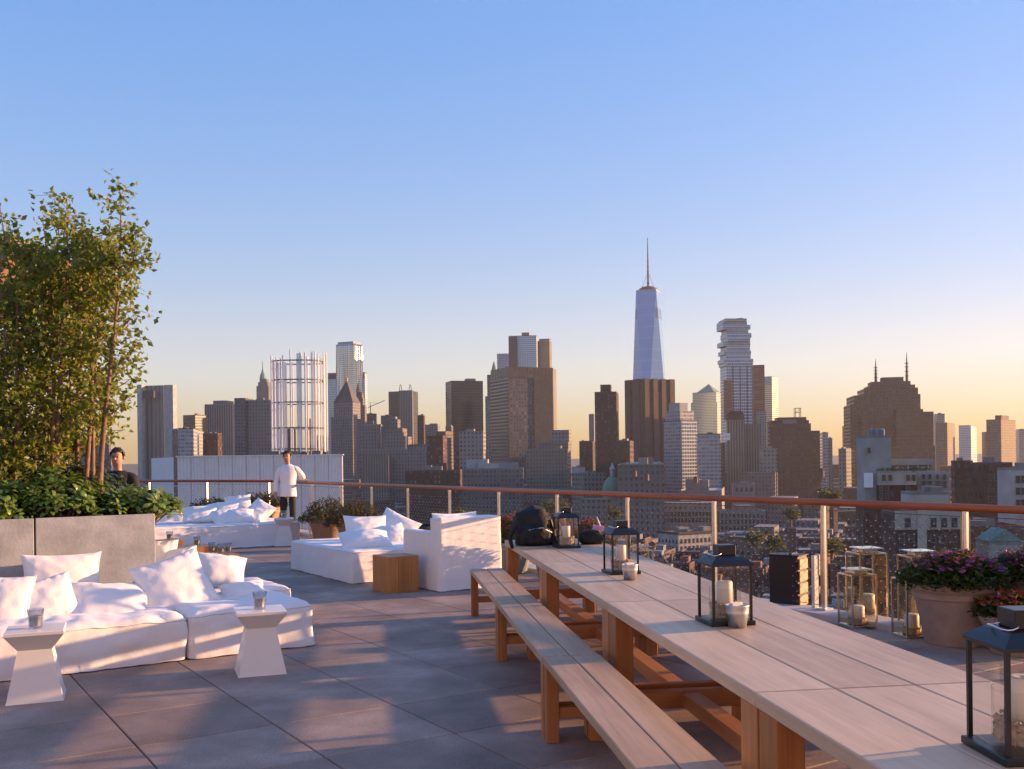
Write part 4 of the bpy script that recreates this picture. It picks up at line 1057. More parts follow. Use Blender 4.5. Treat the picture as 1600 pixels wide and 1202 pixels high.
for nm_, c_ in (('roof_tar', (.045, .042, .042)), ('roof_silver', (.22, .225, .235)), ('roof_white', (.36, .36, .365)), ('roof_brown', (.10, .06, .05)), ('roof_grey', (.18, .175, .17)),
                ('copper_green', (.12, .24, .19)), ('tank_wood', (.22, .12, .075)), ('dark_metal', (.05, .05, .055)), ('white_concrete', (.36, .345, .33)), ('slate', (.10, .085, .08)), ('stone_trim', (.21, .19, .17)), ('stucco_grey', (.19, .18, .17)), ('cream_near', (.42, .37, .31)), ('stucco_near', (.30, .285, .26)), ('gold_leaf', (.55, .36, .12)), ('red_brick_plain', (.22, .075, .05)), ('cream_plain', (.235, .205, .18))):
    plain(nm_, c_, .85, 0, .22, .15)
plain('blue_sign', (.10, .16, .30), .6); plain('white_sign', (.75, .75, .75), .6)
m, nt, b = nmat('tower_glass')
v = obj_vec(nt); sx = N(nt, 'ShaderNodeSeparateXYZ'); L(nt, v, sx.inputs[0])
fl = math_n(nt, 'FRACT', math_n(nt, 'DIVIDE', sx.outputs[2], 4.1)); ln = math_n(nt, 'LESS_THAN', fl, .16)
band = math_n(nt, 'MULTIPLY', math_n(nt, 'GREATER_THAN', sx.outputs[2], 355.0), math_n(nt, 'LESS_THAN', sx.outputs[2], 377.0))
mul_ = math_n(nt, 'FRACT', math_n(nt, 'DIVIDE', math_n(nt, 'ADD', sx.outputs[0], sx.outputs[1]), 9.0)); bl = math_n(nt, 'MULTIPLY', band, math_n(nt, 'GREATER_THAN', mul_, .25))
big = math_n(nt, 'LESS_THAN', math_n(nt, 'FRACT', math_n(nt, 'DIVIDE', sx.outputs[2], 24.0)), .10)
nzb = noise_n(nt, v, .03, 4).outputs[0]
base_ = mixc(nt, nzb, (.09, .23, .48), (.17, .33, .58)); base_ = mixc(nt, ln, base_, (.18, .33, .56)); base_ = mixc(nt, math_n(nt, 'MULTIPLY', big, .45), base_, (.25, .36, .55))
L(nt, mixc(nt, math_n(nt, 'MULTIPLY', bl, .75), base_, (.035, .07, .17)), b.inputs['Base Color']); b.inputs['Metallic'].default_value = .15; b.inputs['Roughness'].default_value = .2
MATS['tower_glass'] = m
tag(MB().add([(-40000, -2000, GZ), (40000, -2000, GZ), (40000, 45000, GZ), (-40000, 45000, GZ)], [(0, 1, 2, 3)]).build('ground', MATS['roof_tar']), kind='structure')

def plan(xl, xc, xr, d, th, T=None, py=650):
    """corner nearest the camera in column xc at depth d; th = yaw of the frontage. returns corner, along, back, lengths"""
    a = R(th); A = Vector((math.cos(a), math.sin(a), 0)); B = Vector((-math.sin(a), math.cos(a), 0))
    C = P(xc, py, d); C.z = 0
    if th >= 0:
        la = hit(C, A, xr, py); lb = hit(C, B, xl, py) if xl < xc - .1 else (T or la*.8); O = C
    else:
        la = -hit(C, A, xl, py); lb = hit(C, B, xr, py) if xr > xc + .1 else (T or la*.8); O = C - A*la
    return O, A, B, la, (T if (T and lb < 1) else lb)
def wallbox(mb, w, d, z0, z1, x0=0, y0=0, roof=True, v0=None, mi=0, ri=1, par=.0):
    v0 = z0 if v0 is None else v0
    c = [(x0, y0), (x0+w, y0), (x0+w, y0+d), (x0, y0+d)]; u = 0.0
    for i in range(4):
        (ax, ay), (bx, by) = c[i], c[(i+1) % 4]; ln = math.hypot(bx-ax, by-ay)
        mb.add([(ax, ay, z0), (bx, by, z0), (bx, by, z1), (ax, ay, z1)], [(0, 1, 2, 3)], mi, [[(u, z0-v0), (u+ln, z0-v0), (u+ln, z1-v0), (u, z1-v0)]])
        u += math.ceil(ln/10)*10 + 30
    if roof: mb.add([(x, y, z1 - par) for x, y in c], [(0, 1, 2, 3)], ri)
    return mb
TANK = None
def building(name, label, xl, xc, xr, ytop, d, th, mat, roofm='roof_grey', T=None, kit=2, group=None, cat='building', seed=None, base=None, zbase=GZ, ds=1.0):
    d = d*ds; T = T*ds if T else T
    O, A, B, la, lb = plan(xl, xc, xr, d, th, T, ytop)
    zt = zat(xc, ytop, d)
    root = thing(name, label, cat, (O.x, O.y, zbase), R(th), group)
    root['dims'] = (la, lb, zt - zbase); root['ds'] = ds
    wallbox(MB(), la, lb, 0, zt - zbase).build('wall', [MATS[mat], MATS[roofm]], root)
    rng = random.Random(seed if seed is not None else int(xc*7 + ytop))
    h = zt - zbase; pw = max(.3, min(.8, la*.02)); ph = max(.7, la*.02)
    par = MB()
    par.box((-.05*pw, -.05*pw, h), (la+.05*pw, pw, h+ph)); par.box((-.05*pw, lb-pw, h), (la+.05*pw, lb+.05*pw, h+ph)); par.box((-.05*pw, pw+.01, h), (pw, lb-pw-.01, h+ph)); par.box((la-pw, pw+.01, h), (la+.05*pw, lb-pw-.01, h+ph))
    par.build('parapet', MATS['stone_trim' if 'glass' not in mat and 'brick' not in mat else ('roof_brown' if 'brick' in mat else 'dark_metal')], root)
    for k in range(kit):
        w = la*rng.uniform(.16, .38); dd = lb*rng.uniform(.2, .45); x = rng.uniform(.05, .92)*(la - w); y = rng.uniform(.08, .9)*(lb - dd); hh = min(9, max(2.2, la*.13))*rng.uniform(.6, 1.25)
        MB().box((x, y, h + .01), (x+w, y+dd, h+hh)).build('bulkhead', MATS[rng.choice(['roof_grey', 'stucco_grey', 'roof_silver', 'stone_trim'])], root)
    return root
def tier(root, name, xl, xr, ytop, d, th, mat, zb_y=None, T=None, roofm='roof_grey', back=0.0, z0=None):
    """a further block of the same building, given by its own columns"""
    ds = root.get('ds', 1.0); d = d*ds; T = T*ds if T else T; back = back*ds
    O, A, B, la, lb = plan(xl, xl if th >= 0 else xr, xr, d, th, T, ytop); O = O + B*back
    zt = zat((xl+xr)/2, ytop, d); zb = (zat((xl+xr)/2, zb_y, d) if zb_y else GZ) if z0 is None else z0
    rl = root.matrix_basis.inverted() if False else None
    M = Matrix.Translation(root.location) @ Matrix.Rotation(root.rotation_euler.z, 4, 'Z')
    o = wallbox(MB(), la, lb, 0, zt - zb, v0=0).build(name, [MATS[mat], MATS[roofm]], root)
    o.matrix_local = M.inverted() @ (Matrix.Translation((O.x, O.y, zb)) @ Matrix.Rotation(R(th), 4, 'Z'))
    return o
def local_piece(root, mb, name, mats, world_o, rz=0.0, smooth=False):
    o = mb.build(name, mats, root, smooth)
    M = Matrix.Translation(root.location) @ Matrix.Rotation(root.rotation_euler.z, 4, 'Z')
    o.matrix_local = M.inverted() @ (Matrix.Translation(world_o) @ Matrix.Rotation(rz, 4, 'Z')); return o

BD = building
# ---- far left, behind the trees
BD('office_tower', 'beige tower glimpsed between the birch trunks', 108, 150, 154, 690, 900, -12, 'f_stone_tan')
BD('office_tower', 'grey tower just left of the person in black', 154, 170, 173, 686, 1000, -12, 'f_grey')
t = BD('office_tower', 'tall windowless looking tower with vertical ribs right of the birch trees', 214, 255, 271, 603, 1500, -14, 'f_pearl', kit=0)
tier(t, 'side_core', 214, 221, 601, 1494, -14, 'white_concrete', None, 8); tier(t, 'dark_band', 222, 240, 611, 1492, -14, 'dark_metal', 622, 4); tier(t, 'lit_core', 256, 270, 601.5, 1470, -14, 'white_concrete', None, 10)
BD('apartment_block', 'narrow block right of the ribbed tower catching sun', 269, 274, 279, 672, 1300, -20, 'f_brick_tan')
BD('office_tower', 'short dark glass tower left of the striped tower', 286, 305, 322, 649, 1400, -30, 'f_dark_glass', kit=1)
t = BD('office_tower', 'dark tower with white vertical stripes left of the grey windowed block', 319.5, 363, 367, 632, 1600, -8, 'f_vert_light', kit=0); tier(t, 'top_block', 333, 353, 626, 1615, -8, 'f_grey', 634, 30)
BD('office_block', 'pale low block with ribbon windows over the white screen', 278, 296, 318, 675, 950, 12, 'f_glass_white')
BD('office_block', 'dark red low block over the white screen', 317, 340, 347, 678, 900, -14, 'f_brick_dark')
t = BD('office_building', 'broad grey stone building with rows of pale windows left of the pole cage', 366.5, 420, 424, 626, 1000, -5, 'f_courts', kit=1); tier(t, 'stair_tower', 366, 383, 622, 998, -5, 'f_grey', None, 25)
BD('office_block', 'brown block behind the lower part of the pole cage', 424, 455, 462, 672, 1300, -10, 'f_brick_brown')
BD('office_tower', 'slim dark tower seen through the pole cage', 478, 484, 486, 655, 1500, -8, 'f_dark_glass', kit=0)
BD('office_block', 'dark block right of the pole cage base', 487, 509, 513, 682, 1100, -8, 'f_dark_glass')
# stepped tower with a pointed spire
t = BD('skyscraper', 'stepped stone skyscraper with pointed crown left of the pole cage', 399, 418, 421, 624, 2300, -10, 'f_stone', kit=0)
for (a, c, y) in ((400, 419, 603), (402.5, 417.5, 597), (405, 416, 592)): tier(t, 'setback', a, c, y, 2300, -10, 'f_stone', 626, None, back=2)
c0 = P(410.5, 592, 2315); h1 = (zat(410.5, 576, 2315) - c0.z); mb = MB(); mb.lathe([(7.5, 0), (6, h1*.35), (3.2, h1*.6), (1, h1), (.6, h1*1.7), (0, h1*1.75)], 8); local_piece(t, mb, 'spire', MATS['copper_green'], c0)
# chase slab
t = BD('skyscraper', 'broad pale steel slab tower behind the rippled silver tower', 512, 570, 573.5, 583, 2000, -6, 'f_glass_pale', kit=0); tier(t, 'louvre_band', 513, 569, 584, 1999, -6, 'dark_metal', 592, 2)
# rippled steel tower
t = thing('skyscraper', 'tall rippled silver tower with gold sunlit flank', 'building', P(546, 540, 1700).xy.to_3d() + Vector((0, 0, GZ)), R(-24))
w_ = 35*1700/1550*.92; zt = zat(546, 539, 1700) - GZ; mb = MB(); nz, nu = 60, 20
V = []; UV = []
per = []
for (ax, ay, bx, by, nx, ny) in ((-.5, -.4, .5, -.4, 0, -1), (.5, -.4, .5, .4, 1, 0), (.5, .4, -.5, .4, 0, 1), (-.5, .4, -.5, -.4, -1, 0)):
    for i in range(nu): f_ = i/nu; per.append(((ax+(bx-ax)*f_)*w_, (ay+(by-ay)*f_)*w_, nx, ny))
n_ = len(per)
for k in range(nz+1):
    z = zt*k/nz
    for i, (x, y, nx, ny) in enumerate(per):
        s_ = x + y; o_ = 1.5*math.sin(s_*.75 + 1.3*math.sin(z*.021 + .3*s_)) + .7*math.sin(s_*1.7 + z*.03)
        sh = .0
        mb.v.append((x + nx*o_, y + ny*o_, z))
for k in range(nz):
    for i in range(n_):
        j = (i+1) % n_; mb.f.append((k*n_+i, k*n_+j, (k+1)*n_+j, (k+1)*n_+i)); mb.m.append(0); u = i*w_/nu
        mb.uv.append([(u, zt*k/nz), (u+w_/nu, zt*k/nz), (u+w_/nu, zt*(k+1)/nz), (u, zt*(k+1)/nz)])
mb.has_uv = True; mb.f.append(tuple(nz*n_+i for i in range(n_))); mb.m.append(0); mb.uv.append([(-50, -50)]*n_)
m, nt, b = nmat('rippled_steel'); uv = N(nt, 'ShaderNodeUVMap').outputs[0]; sp_ = N(nt, 'ShaderNodeSeparateXYZ'); L(nt, uv, sp_.inputs[0])
mk_ = math_n(nt, 'MULTIPLY', math_n(nt, 'LESS_THAN', math_n(nt, 'FRACT', math_n(nt, 'DIVIDE', sp_.outputs[1], 3.6)), .5), math_n(nt, 'LESS_THAN', math_n(nt, 'FRACT', math_n(nt, 'DIVIDE', sp_.outputs[0], 2.2)), .6))
L(nt, mixc(nt, mk_, (.66, .64, .60), (.10, .10, .11)), b.inputs['Base Color']); b.inputs['Metallic'].default_value = .8; b.inputs['Roughness'].default_value = .24
mb.build('wall', m, t, smooth=True)
MB().box((-w_*.44, -w_*.34, zt), (w_*.44, w_*.34, zt+4)).build('parapet', MATS['white_concrete'], t)
# courthouse with pyramid roof
t = BD('courthouse', 'stone courthouse tower with dark pyramid roof', 517, 551, 557.5, 652, 1200, -14, 'f_courts', kit=0)
up = tier(t, 'shaft', 521, 550.5, 629, 1201, -14, 'f_courts', 654, 24, back=1.0)
O, A, B, la, lb = plan(520, 551, 551, 1201, -14, 24, 629); zb = zat(536, 629, 1201); za = zat(538, 596, 1212)
mb = MB(); mb.add([(0, 0, 0), (la, 0, 0), (la, 24, 0), (0, 24, 0), (la/2-1, 11, za-zb), (la/2+1, 11, za-zb), (la/2+1, 13, za-zb), (la/2-1, 13, za-zb)], [(0,1,5,4), (1,2,6,5), (2,3,7,6), (3,0,4,7), (4,5,6,7), (3,2,1,0)])
local_piece(t, mb, 'roof', MATS['slate'], (O.x + B.x, O.y + B.y, zb), R(-14))
mb = MB(); mb.lathe([(1.6, 0), (1.6, 3), (2.0, 3.2), (.3, 6), (0, 7)], 8); local_piece(t, mb, 'finial', MATS['gold_leaf'], Vector((O.x, O.y, za)) + A*(la/2) + B*13)
# municipal building
t = BD('city_hall_tower', 'ornate stone tower block with tiered cupola behind the courthouse', 552, 570, 573, 634, 1330, -14, 'f_stone_tan', kit=0)
for (a, c, y) in ((554, 566, 622), (555.5, 564.5, 613)): tier(t, 'cupola_stage', a, c, y, 1332, -14, 'f_stone', 640, None, back=2)
c0 = P(560, 613, 1338); mb = MB(); mb.lathe([(3.5, 0), (3.2, 4), (1.8, 8), (.5, 12), (0, 14)], 10); local_piece(t, mb, 'cupola', MATS['stone_trim'], c0)
BD('office_block', 'dark block under the distant construction crane', 573, 586, 588.5, 647, 1500, -10, 'f_brick_brown', kit=1)
cr = thing('tower_crane', 'small construction crane on a rooftop between towers', 'crane', P(579, 647, 1500), 0); c0 = P(579, 647, 1500)
mb = MB(); mb.bar((0, 0, 0), (0, 0, P(579, 634, 1500).z - c0.z), 1.0, 1.0); mb.build('mast', MATS['dark_metal'], cr)
mb = MB(); e = P(601, 626, 1500) - c0; s_ = P(575, 637, 1500) - c0; mb.bar(s_, e, .9); mb.build('jib', MATS['dark_metal'], cr)
mb = MB(); mb.bar(P(578, 629, 1500) - c0, P(579, 636, 1500) - c0, .7); mb.bar(P(578, 629, 1500) - c0, e*.6 + s_*.4, .3); mb.build('apex', MATS['dark_metal'], cr)
t = BD('office_building', 'grey stone block with small cupola in front of the courthouse tower', 561, 592, 595, 664, 1000, -6, 'f_courts', kit=0); tier(t, 'cupola', 573, 583, 657, 1008, -6, 'f_stone', 666, 8); tier(t, 'cornice', 560.5, 592.5, 663, 999.5, -6, 'stone_trim', 666, 20)
t = BD('skyscraper', 'dark tower with lighter centre bay and two roof antennas', 607, 646, 653, 612, 1500, -10, 'f_dark_glass', kit=0); tier(t, 'centre_bay', 623, 644, 610, 1494, -10, 'f_stripes_grey', None, 10)
for px in (626, 641):
    c0 = P(px, 611, 1500); mb = MB(); mb.bar((-2, 0, 0), (-.6, 0, zat(px, 601, 1500)-c0.z), .8); mb.bar((2, 0, 0), (.6, 0, zat(px, 601, 1500)-c0.z), .8); local_piece(t, mb, 'antenna', MATS['dark_metal'], c0)
BD('office_block', 'grey slab just left of the tower with two antennas', 595, 609, 612, 650, 1300, -8, 'f_grey'); BD('office_block', 'brown slab just right of the tower with two antennas', 652, 662, 664, 650, 1350, -8, 'f_brick_brown')
# stepped courts building
t = BD('courts_building', 'wide stepped grey stone courts building with a ziggurat top', 561, 676, 682, 703, 850, -4, 'f_courts', kit=0, ds=1.15)
tier(t, 'tower_stage', 600, 634, 682, 856, -4, 'f_courts', 706, 30); tier(t, 'tower_stage', 604, 629, 669, 860, -4, 'f_courts', 684, 22); tier(t, 'tower_stage', 608, 621, 655, 864, -4, 'f_stone', 671, 14); tier(t, 'lantern_stage', 611, 618, 651, 866, -4, 'stone_trim', 656, 8)
tier(t, 'wing', 633, 676, 694, 870, -4, 'f_courts', 705, 20); tier(t, 'slot_wing', 566, 607, 712, 838, -4, 'f_stripes_grey', None, 12)
t = BD('office_block', 'red brown block with a glowing orange edge in mid city', 667, 692, 698.5, 682, 800, -22, 'f_brick_red', kit=1); tier(t, 'upper_stage', 682, 696, 674, 806, -22, 'f_brick_tan', 684, 12)
BD('office_block', 'pale low blocks beyond the orange edged block', 664, 684, 688, 664, 1600, -8, 'f_stone_pale', kit=2)
BD('office_block', 'grey slab between the orange edged block and black tower', 696, 705, 708, 667, 1000, -10, 'f_grey')
BD('skyscraper', 'black glass tower with a bright sun glint', 696, 705, 754.5, 596, 1300, 16, 'f_dark_glass', kit=1, roofm='dark_metal')
BD('office_block', 'light grey building at the foot of the black tower', 717, 755, 759, 675, 850, -8, 'f_stone_pale', kit=1)
BD('office_block', 'small brown brick block with sunlit piers', 709, 730, 736, 702, 700, -25, 'f_brick_red', ds=1.25)
# woolworth-like spire
t = BD('skyscraper', 'dark gothic tower with a green copper spire', 761, 775, 778, 586, 1840, -10, 'f_dark_glass', kit=0)
c0 = P(772, 587, 1845); h1 = zat(772, 564, 1845) - c0.z; mb = MB(); mb.lathe([(6.2, 0), (5.4, h1*.3), (3.4, h1*.6), (1.0, h1*.9), (0, h1)], 8); local_piece(t, mb, 'spire', MATS['copper_green'], c0)
BD('skyscraper', 'pale blue glass tower beside the green spire', 776.5, 796, 797, 553, 2000, -3, 'f_glass_blue', kit=0, roofm='roof_silver')
t = BD('office_slab', 'pale strip of a slab left of the ribbon windowed federal tower', 758, 768, 770, 620, 1250, -8, 'f_stone_pale', kit=0)
# federal building
t = BD('federal_tower', 'wide federal office tower with dark crown in mid skyline', 767, 796.5, 862, 590, 1050, 24, 'f_javits_dots', kit=0)
O, A, B, la, lb = plan(767, 796.5, 862, 1050, 24, None, 590); zt = zat(796.5, 590, 1050)
h_ = zt - GZ
mb = MB(); wallbox(mb, la*.44, 1.0, 0, h_, x0=la*.56, y0=-1.0); mb.build('dark_bay', [MATS['f_javits_dark'], MATS['roof_tar']], t)
mb = MB(); wallbox(mb, 1.0, lb, 0, h_, x0=-1.0, y0=0); mb.build('ribbon_wall', [MATS['f_javits_bands'], MATS['roof_tar']], t)
mb = MB(); wallbox(mb, la+1.2, lb, h_+.2, zat(796.5, 573, 1050)-GZ, x0=-.6, y0=-.6); mb.build('crown', [MATS['f_slab_tall'], MATS['roof_tar']], t)
# towers behind it
t = BD('skyscraper', 'glass and steel tower under construction behind the federal tower', 795, 838, 842, 525, 1700, -4, 'f_glass_pale', kit=1); tier(t, 'unfinished_bay', 794.5, 808, 526, 1696, -4, 'f_dark_glass', None, 6)
t = BD('skyscraper', 'stone skyscraper with arched crown right of the unfinished tower', 840, 858.5, 862, 533, 1750, -14, 'f_stone_tan', kit=0); tier(t, 'crown', 842, 858, 529, 1752, -14, 'f_stone_tan', 535, 15, back=2); tier(t, 'lower_shaft', 858, 864, 575, 1755, -14, 'f_stone_tan', None, 30)
t = BD('loft_building', 'beige loft building with rows of windows below the federal tower', 822, 886, 892, 702, 620, -10, 'f_stone_tan', kit=1, ds=1.5); tier(t, 'upper_stage', 842, 888, 691, 632, -10, 'f_stone_tan', 704, 18); tier(t, 'upper_stage', 861, 889, 672, 646, -10, 'f_stone_pale', 693, 14)
# mid low
t = BD('office_block', 'long grey office building with white roof sheds above the railing', 723, 815, 818, 733, 560, -5, 'f_grey', 'roof_silver', kit=2, T=22, ds=1.4); tier(t, 'white_shed', 747, 797, 724, 566, -5, 'white_concrete', 735, 8); tier(t, 'white_shed', 728, 762, 718, 572, -5, 'white_concrete', 735, 6)
BD('brick_block', 'dark red brick block with copper lit corners above the railing', 633, 719, 722, 736, 420, -8, 'f_brick_dark', 'roof_tar', kit=2, T=16, ds=1.6)
t = BD('brick_tower', 'tall dark red brick apartment tower standing alone', 929, 963, 966.5, 613, 900, -10, 'f_brick_dark', kit=0); tier(t, 'tank_house', 938, 954, 601, 905, -10, 'f_brick_dark', 614, 12)
BD('office_tower', 'narrow pale tower just left of the lone brick tower', 920, 928, 930, 648, 1500, -10, 'f_stone_pale')
BD('office_block', 'dark low block at the foot of the lone brick tower', 905, 926, 930, 690, 1200, -8, 'f_brick_dark'); BD('loft_building', 'dark brown lofts right of the lone brick tower', 962, 984, 990, 690, 800, -15, 'f_brick_brown')
# telephone exchange
t = BD('windowless_tower', 'brown windowless concrete tower with vertical shafts in front of the tallest skyscraper', 976, 1003, 1054.5, 593, 1150, 28, 'f_longlines', kit=0, roofm='roof_brown')
la, lb, h_ = t['dims']
for k in range(4): MB().box((la*(.04 + k*.255), -3.2, 0), (la*(.04 + k*.255) + la*.13, -.01, h_ + 1)).build('shaft', MATS['roof_brown'], t)
for k in range(2): MB().box((-2.6, lb*(.1 + k*.5), 0), (-.01, lb*(.1 + k*.5) + lb*.3, h_ + 1)).build('shaft', MATS['roof_brown'], t)
for k in range(3): MB().box((la*(.175 + k*.255), -.5, h_-14), (la*(.175+k*.255) + la*.115, -.02, h_-3)).build('vent', MATS['dark_metal'], t)
# the tallest: chamfered glass tower
d = 2130; c = P(1014.5, 600, d); sc_ = d/FPX
t = thing('skyscraper', 'tallest chamfered blue glass skyscraper with a long spire', 'building', (c.x, c.y, GZ), R(25))
zt = zat(1010, 457, d) - GZ; zb = 56; hb = 31.0; mb = MB()
bot = [(-hb, -hb), (hb, -hb), (hb, hb), (-hb, hb)]; q = hb*.70*math.sqrt(2); top = [(0, -q), (q, 0), (0, q), (-q, 0)]
vs = [(x, y, 0) for x, y in bot] + [(x, y, zb) for x, y in bot] + [(x, y, zt) for x, y in top]
fs = [(i, (i+1) % 4, 4+(i+1) % 4, 4+i) for i in range(4)]
for i in range(4): fs.append((4+i, 4+(i+1) % 4, 8+i)); fs.append((4+(i+1) % 4, 8+(i+1) % 4, 8+i))
fs.append((8, 9, 10, 11)); mb.add(vs, fs); mb.build('glass_shaft', MATS['tower_glass'], t)
k_ = q*.98; mb = MB(); mb.add([(0, -k_, zt), (k_, 0, zt), (0, k_, zt), (-k_, 0, zt), (0, -k_, zt+3), (k_, 0, zt+3), (0, k_, zt+3), (-k_, 0, zt+3)], [(0,1,5,4), (1,2,6,5), (2,3,7,6), (3,0,4,7), (4,5,6,7)]); mb.build('parapet', MATS['white_concrete'], t)
mb = MB(); mb.lathe([(15, 3), (19, 4), (19.5, 6), (19, 8), (15, 8.5), (14, 11), (9, 11.2), (3, 12)], 24, c=(0, 0, zt)); mb.build('antenna_ring', MATS['dark_metal'], t)
sh = zat(1010, 372, d) - GZ - zt; prof = [(2.6, 10)]
for k in range(9): z = 10 + (sh-10)*k/9; prof += [(2.3 - .2*k, z), (2.3-.2*k, z + (sh-10)/9*.8), (3.1-.25*k, z + (sh-10)/9*.84), (3.1-.25*k, z + (sh-10)/9*.96)]
prof += [(.25, sh)]
mb = MB(); mb.lathe(prof, 8, c=(0, 0, zt)); mb.build('spire', MATS['dark_metal'], t)
mb = MB()
for k in range(3):
    a = k*2.094; mb.bar((15*math.cos(a), 15*math.sin(a), zt+10), (0, 0, zt + sh*.38), .5)
mb.build('stay_cable', MATS['dark_metal'], t)
# apartments of white glass
t = BD('apartment_tower', 'white and blue glass apartment tower with stepped top', 1037, 1064, 1089, 658, 480, 32, 'f_glass_white', kit=0, roofm='roof_white', ds=1.9)
la, lb, h_ = t['dims']; hh = zat(1064, 642, 480*1.9) - GZ; mb = MB(); wallbox(mb, la*.86, lb*.86, h_, hh, la*.05, lb*.08); mb.build('setback', [MATS['f_glass_white'], MATS['roof_white']], t)
h2 = zat(1064, 629, 480*1.9) - GZ; mb = MB(); wallbox(mb, la*.5, lb*.62, hh, h2, la*.08, lb*.14); mb.build('roof_block', [MATS['white_concrete'], MATS['roof_white']], t)
mb = MB(); wallbox(mb, la*.96, .5, 0, h_-.6, la*.02, -.5, False); mb.build('blue_glass_wall', [MATS['f_glass_blue'], MATS['roof_white']], t)
# pyramid topped office tower
t = BD('office_tower', 'stone and glass tower with a green pyramid roof and painted amber light', 1082, 1119, 1133, 613, 2250, -30, 'f_glass_painted_sun', kit=0)
la, lb, h_ = t['dims']; za = zat(1107, 600, 2290) - GZ
mb = MB(); mb.add([(la*.1, lb*.1, h_), (la*.9, lb*.1, h_), (la*.9, lb*.9, h_), (la*.1, lb*.9, h_), (la/2, lb/2, za)], [(0,1,4), (1,2,4), (2,3,4), (3,0,4)]); mb.build('roof', MATS['copper_green'], t)
mb = MB(); wallbox(mb, la+6, lb+6, 0, h_-22, -3, -3); mb.build('lower_shaft', [MATS['f_glass_painted_sun'], MATS['roof_grey']], t)
# stacked glass tower
d = 1500; c = P(1156, 600, d); t = thing('skyscraper', 'stacked glass apartment tower with jutting boxes like blocks', 'building', (c.x, c.y, GZ), R(5))
w0 = 42*d/FPX; zs = lambda y: zat(1154, y, d) - GZ
mb = MB(); wallbox(mb, w0, w0*.8, 0, zs(572), -w0/2, 0); mb.build('shaft', [MATS['f_leonard_glass'], MATS['roof_white']], t)
rng = random.Random(5); y = 572.0; k = 0
plan_b = [(1132, 1176, 567), (1130, 1177, 561), (1134, 1173, 554), (1131, 1174, 548), (1135, 1172, 541), (1129.5, 1173, 534), (1136, 1171, 528), (1135, 1174, 521), (1136.5, 1170, 515), (1129, 1173, 508), (1129, 1168, 502), (1132, 1166, 498.5)]
for (a, b_, yt) in plan_b:
    x0 = (a - 1155)*d/FPX; x1 = (b_ - 1155)*d/FPX; f0 = rng.uniform(-4.5, 1.5); mb = MB()
    wallbox(mb, x1-x0, w0*.8 - f0, zs(y) + .05, zs(yt), x0, f0); mb.build('stacked_box', [MATS['f_leonard_glass'], MATS['roof_white']], t); 
    MB().box((x0-.3, f0-.3, zs(yt)), (x1+.3, f0+w0*.7, zs(yt)+.045)).build('floor_slab', MATS['white_concrete'], t); y = yt
MB().bar((-8, 8, zs(498.5)), (8, 8, zs(497)), 2.5).build('roof_crane', MATS['dark_metal'], t)
for k in range(6):
    f0 = -1.8; yy = 700 - k*20; x0 = -w0/2 + (k % 3)*w0*.2; MB().box((x0, -1.8, zs(yy)), (x0 + w0*.4, -.01, zs(yy)+.6)).build('balcony', MATS['white_concrete'], t)
for k in range(3): MB().box((-w0*.5 + w0*(.22 + .27*k), -.4, 0), (-w0*.5 + w0*(.22 + .27*k) + 1.6, -.02, zs(572))).build('column', MATS['dark_metal'], t)  # thin dark strips added to stand for shaded vertical recesses
tier(t, 'painted_reflection_bay', 1131, 1143.5, 594, d-3, 5, 'f_scaffold', 656, 2)  # orange reflection put into this bay's facade colour
t = BD('tower_under_construction', 'orange netted tower under construction right of the stacked glass tower', 1174, 1191, 1194.5, 575, 1400, -10, 'f_scaffold', kit=1); 
t = BD('office_tower', 'pale narrow block below the orange netted tower', 1180, 1194, 1197, 645, 1380, -10, 'f_stone_pale', kit=0)
t = BD('office_tower', 'glass tower with painted amber sunlight and banded floors beside the orange netted tower', 1194, 1206, 1215.5, 589, 1700, -35, 'f_glass_painted_sun', kit=0); tier(t, 'grey_top', 1194, 1206, 588, 1698, -35, 'f_glass_blue', 600, 4)
# art-deco brown tower w/ sign
t = BD('office_tower', 'brown art deco tower with rounded top carrying a white sign', 1134, 1161, 1163, 658, 560, -6, 'f_stripes_grey', 'roof_brown', kit=0, ds=1.75)
la, lb, h_ = t['dims']; mb = MB(); h1 = zat(1147, 643, 560*1.75) - GZ
mb.add([(0, 0, h_), (la, 0, h_), (la, lb, h_), (0, lb, h_), (la*.02, 0.3, h1-3), (la*.98, .3, h1-3), (la*.98, lb-.3, h1-3), (la*.02, lb-.3, h1-3), (la*.2, 1.5, h1), (la*.8, 1.5, h1), (la*.8, lb-1.5, h1), (la*.2, lb-1.5, h1)],
   [(0,1,5,4), (1,2,6,5), (2,3,7,6), (3,0,4,7), (4,5,9,8), (5,6,10,9), (6,7,11,10), (7,4,8,11), (8,9,10,11)]); mb.build('rounded_top', MATS['roof_brown'], t)
tier(t, 'right_wing', 1161, 1189, 663, 566, -6, 'f_stripes_grey', None, 16, 'roof_brown'); tier(t, 'left_wing', 1110, 1133.5, 692, 566, -6, 'f_brick_tan', None, 14)
sg = local_piece(t, MB().box((0, 0, 0), (3.7, .3, 3.8)), 'sign_board', MATS['white_sign'], P(1130.5, 688, 555*1.75), R(-6)); sg.scale = (1.75, 1, 1.75)
mb = MB()
for k in range(3): mb.box((.45 + k*1.0, -.05, 1.3), (.62 + k*1.0, -.01, 2.6)); mb.box((.63 + k*1.0, -.05, 1.3), (1.1 + k*1.0, -.01, 1.5)); mb.box((.63 + k*1.0, -.05, 2.4), (1.1 + k*1.0, -.01, 2.6))
o = mb.build('sign_lettering', MATS['blue_sign'], sg)
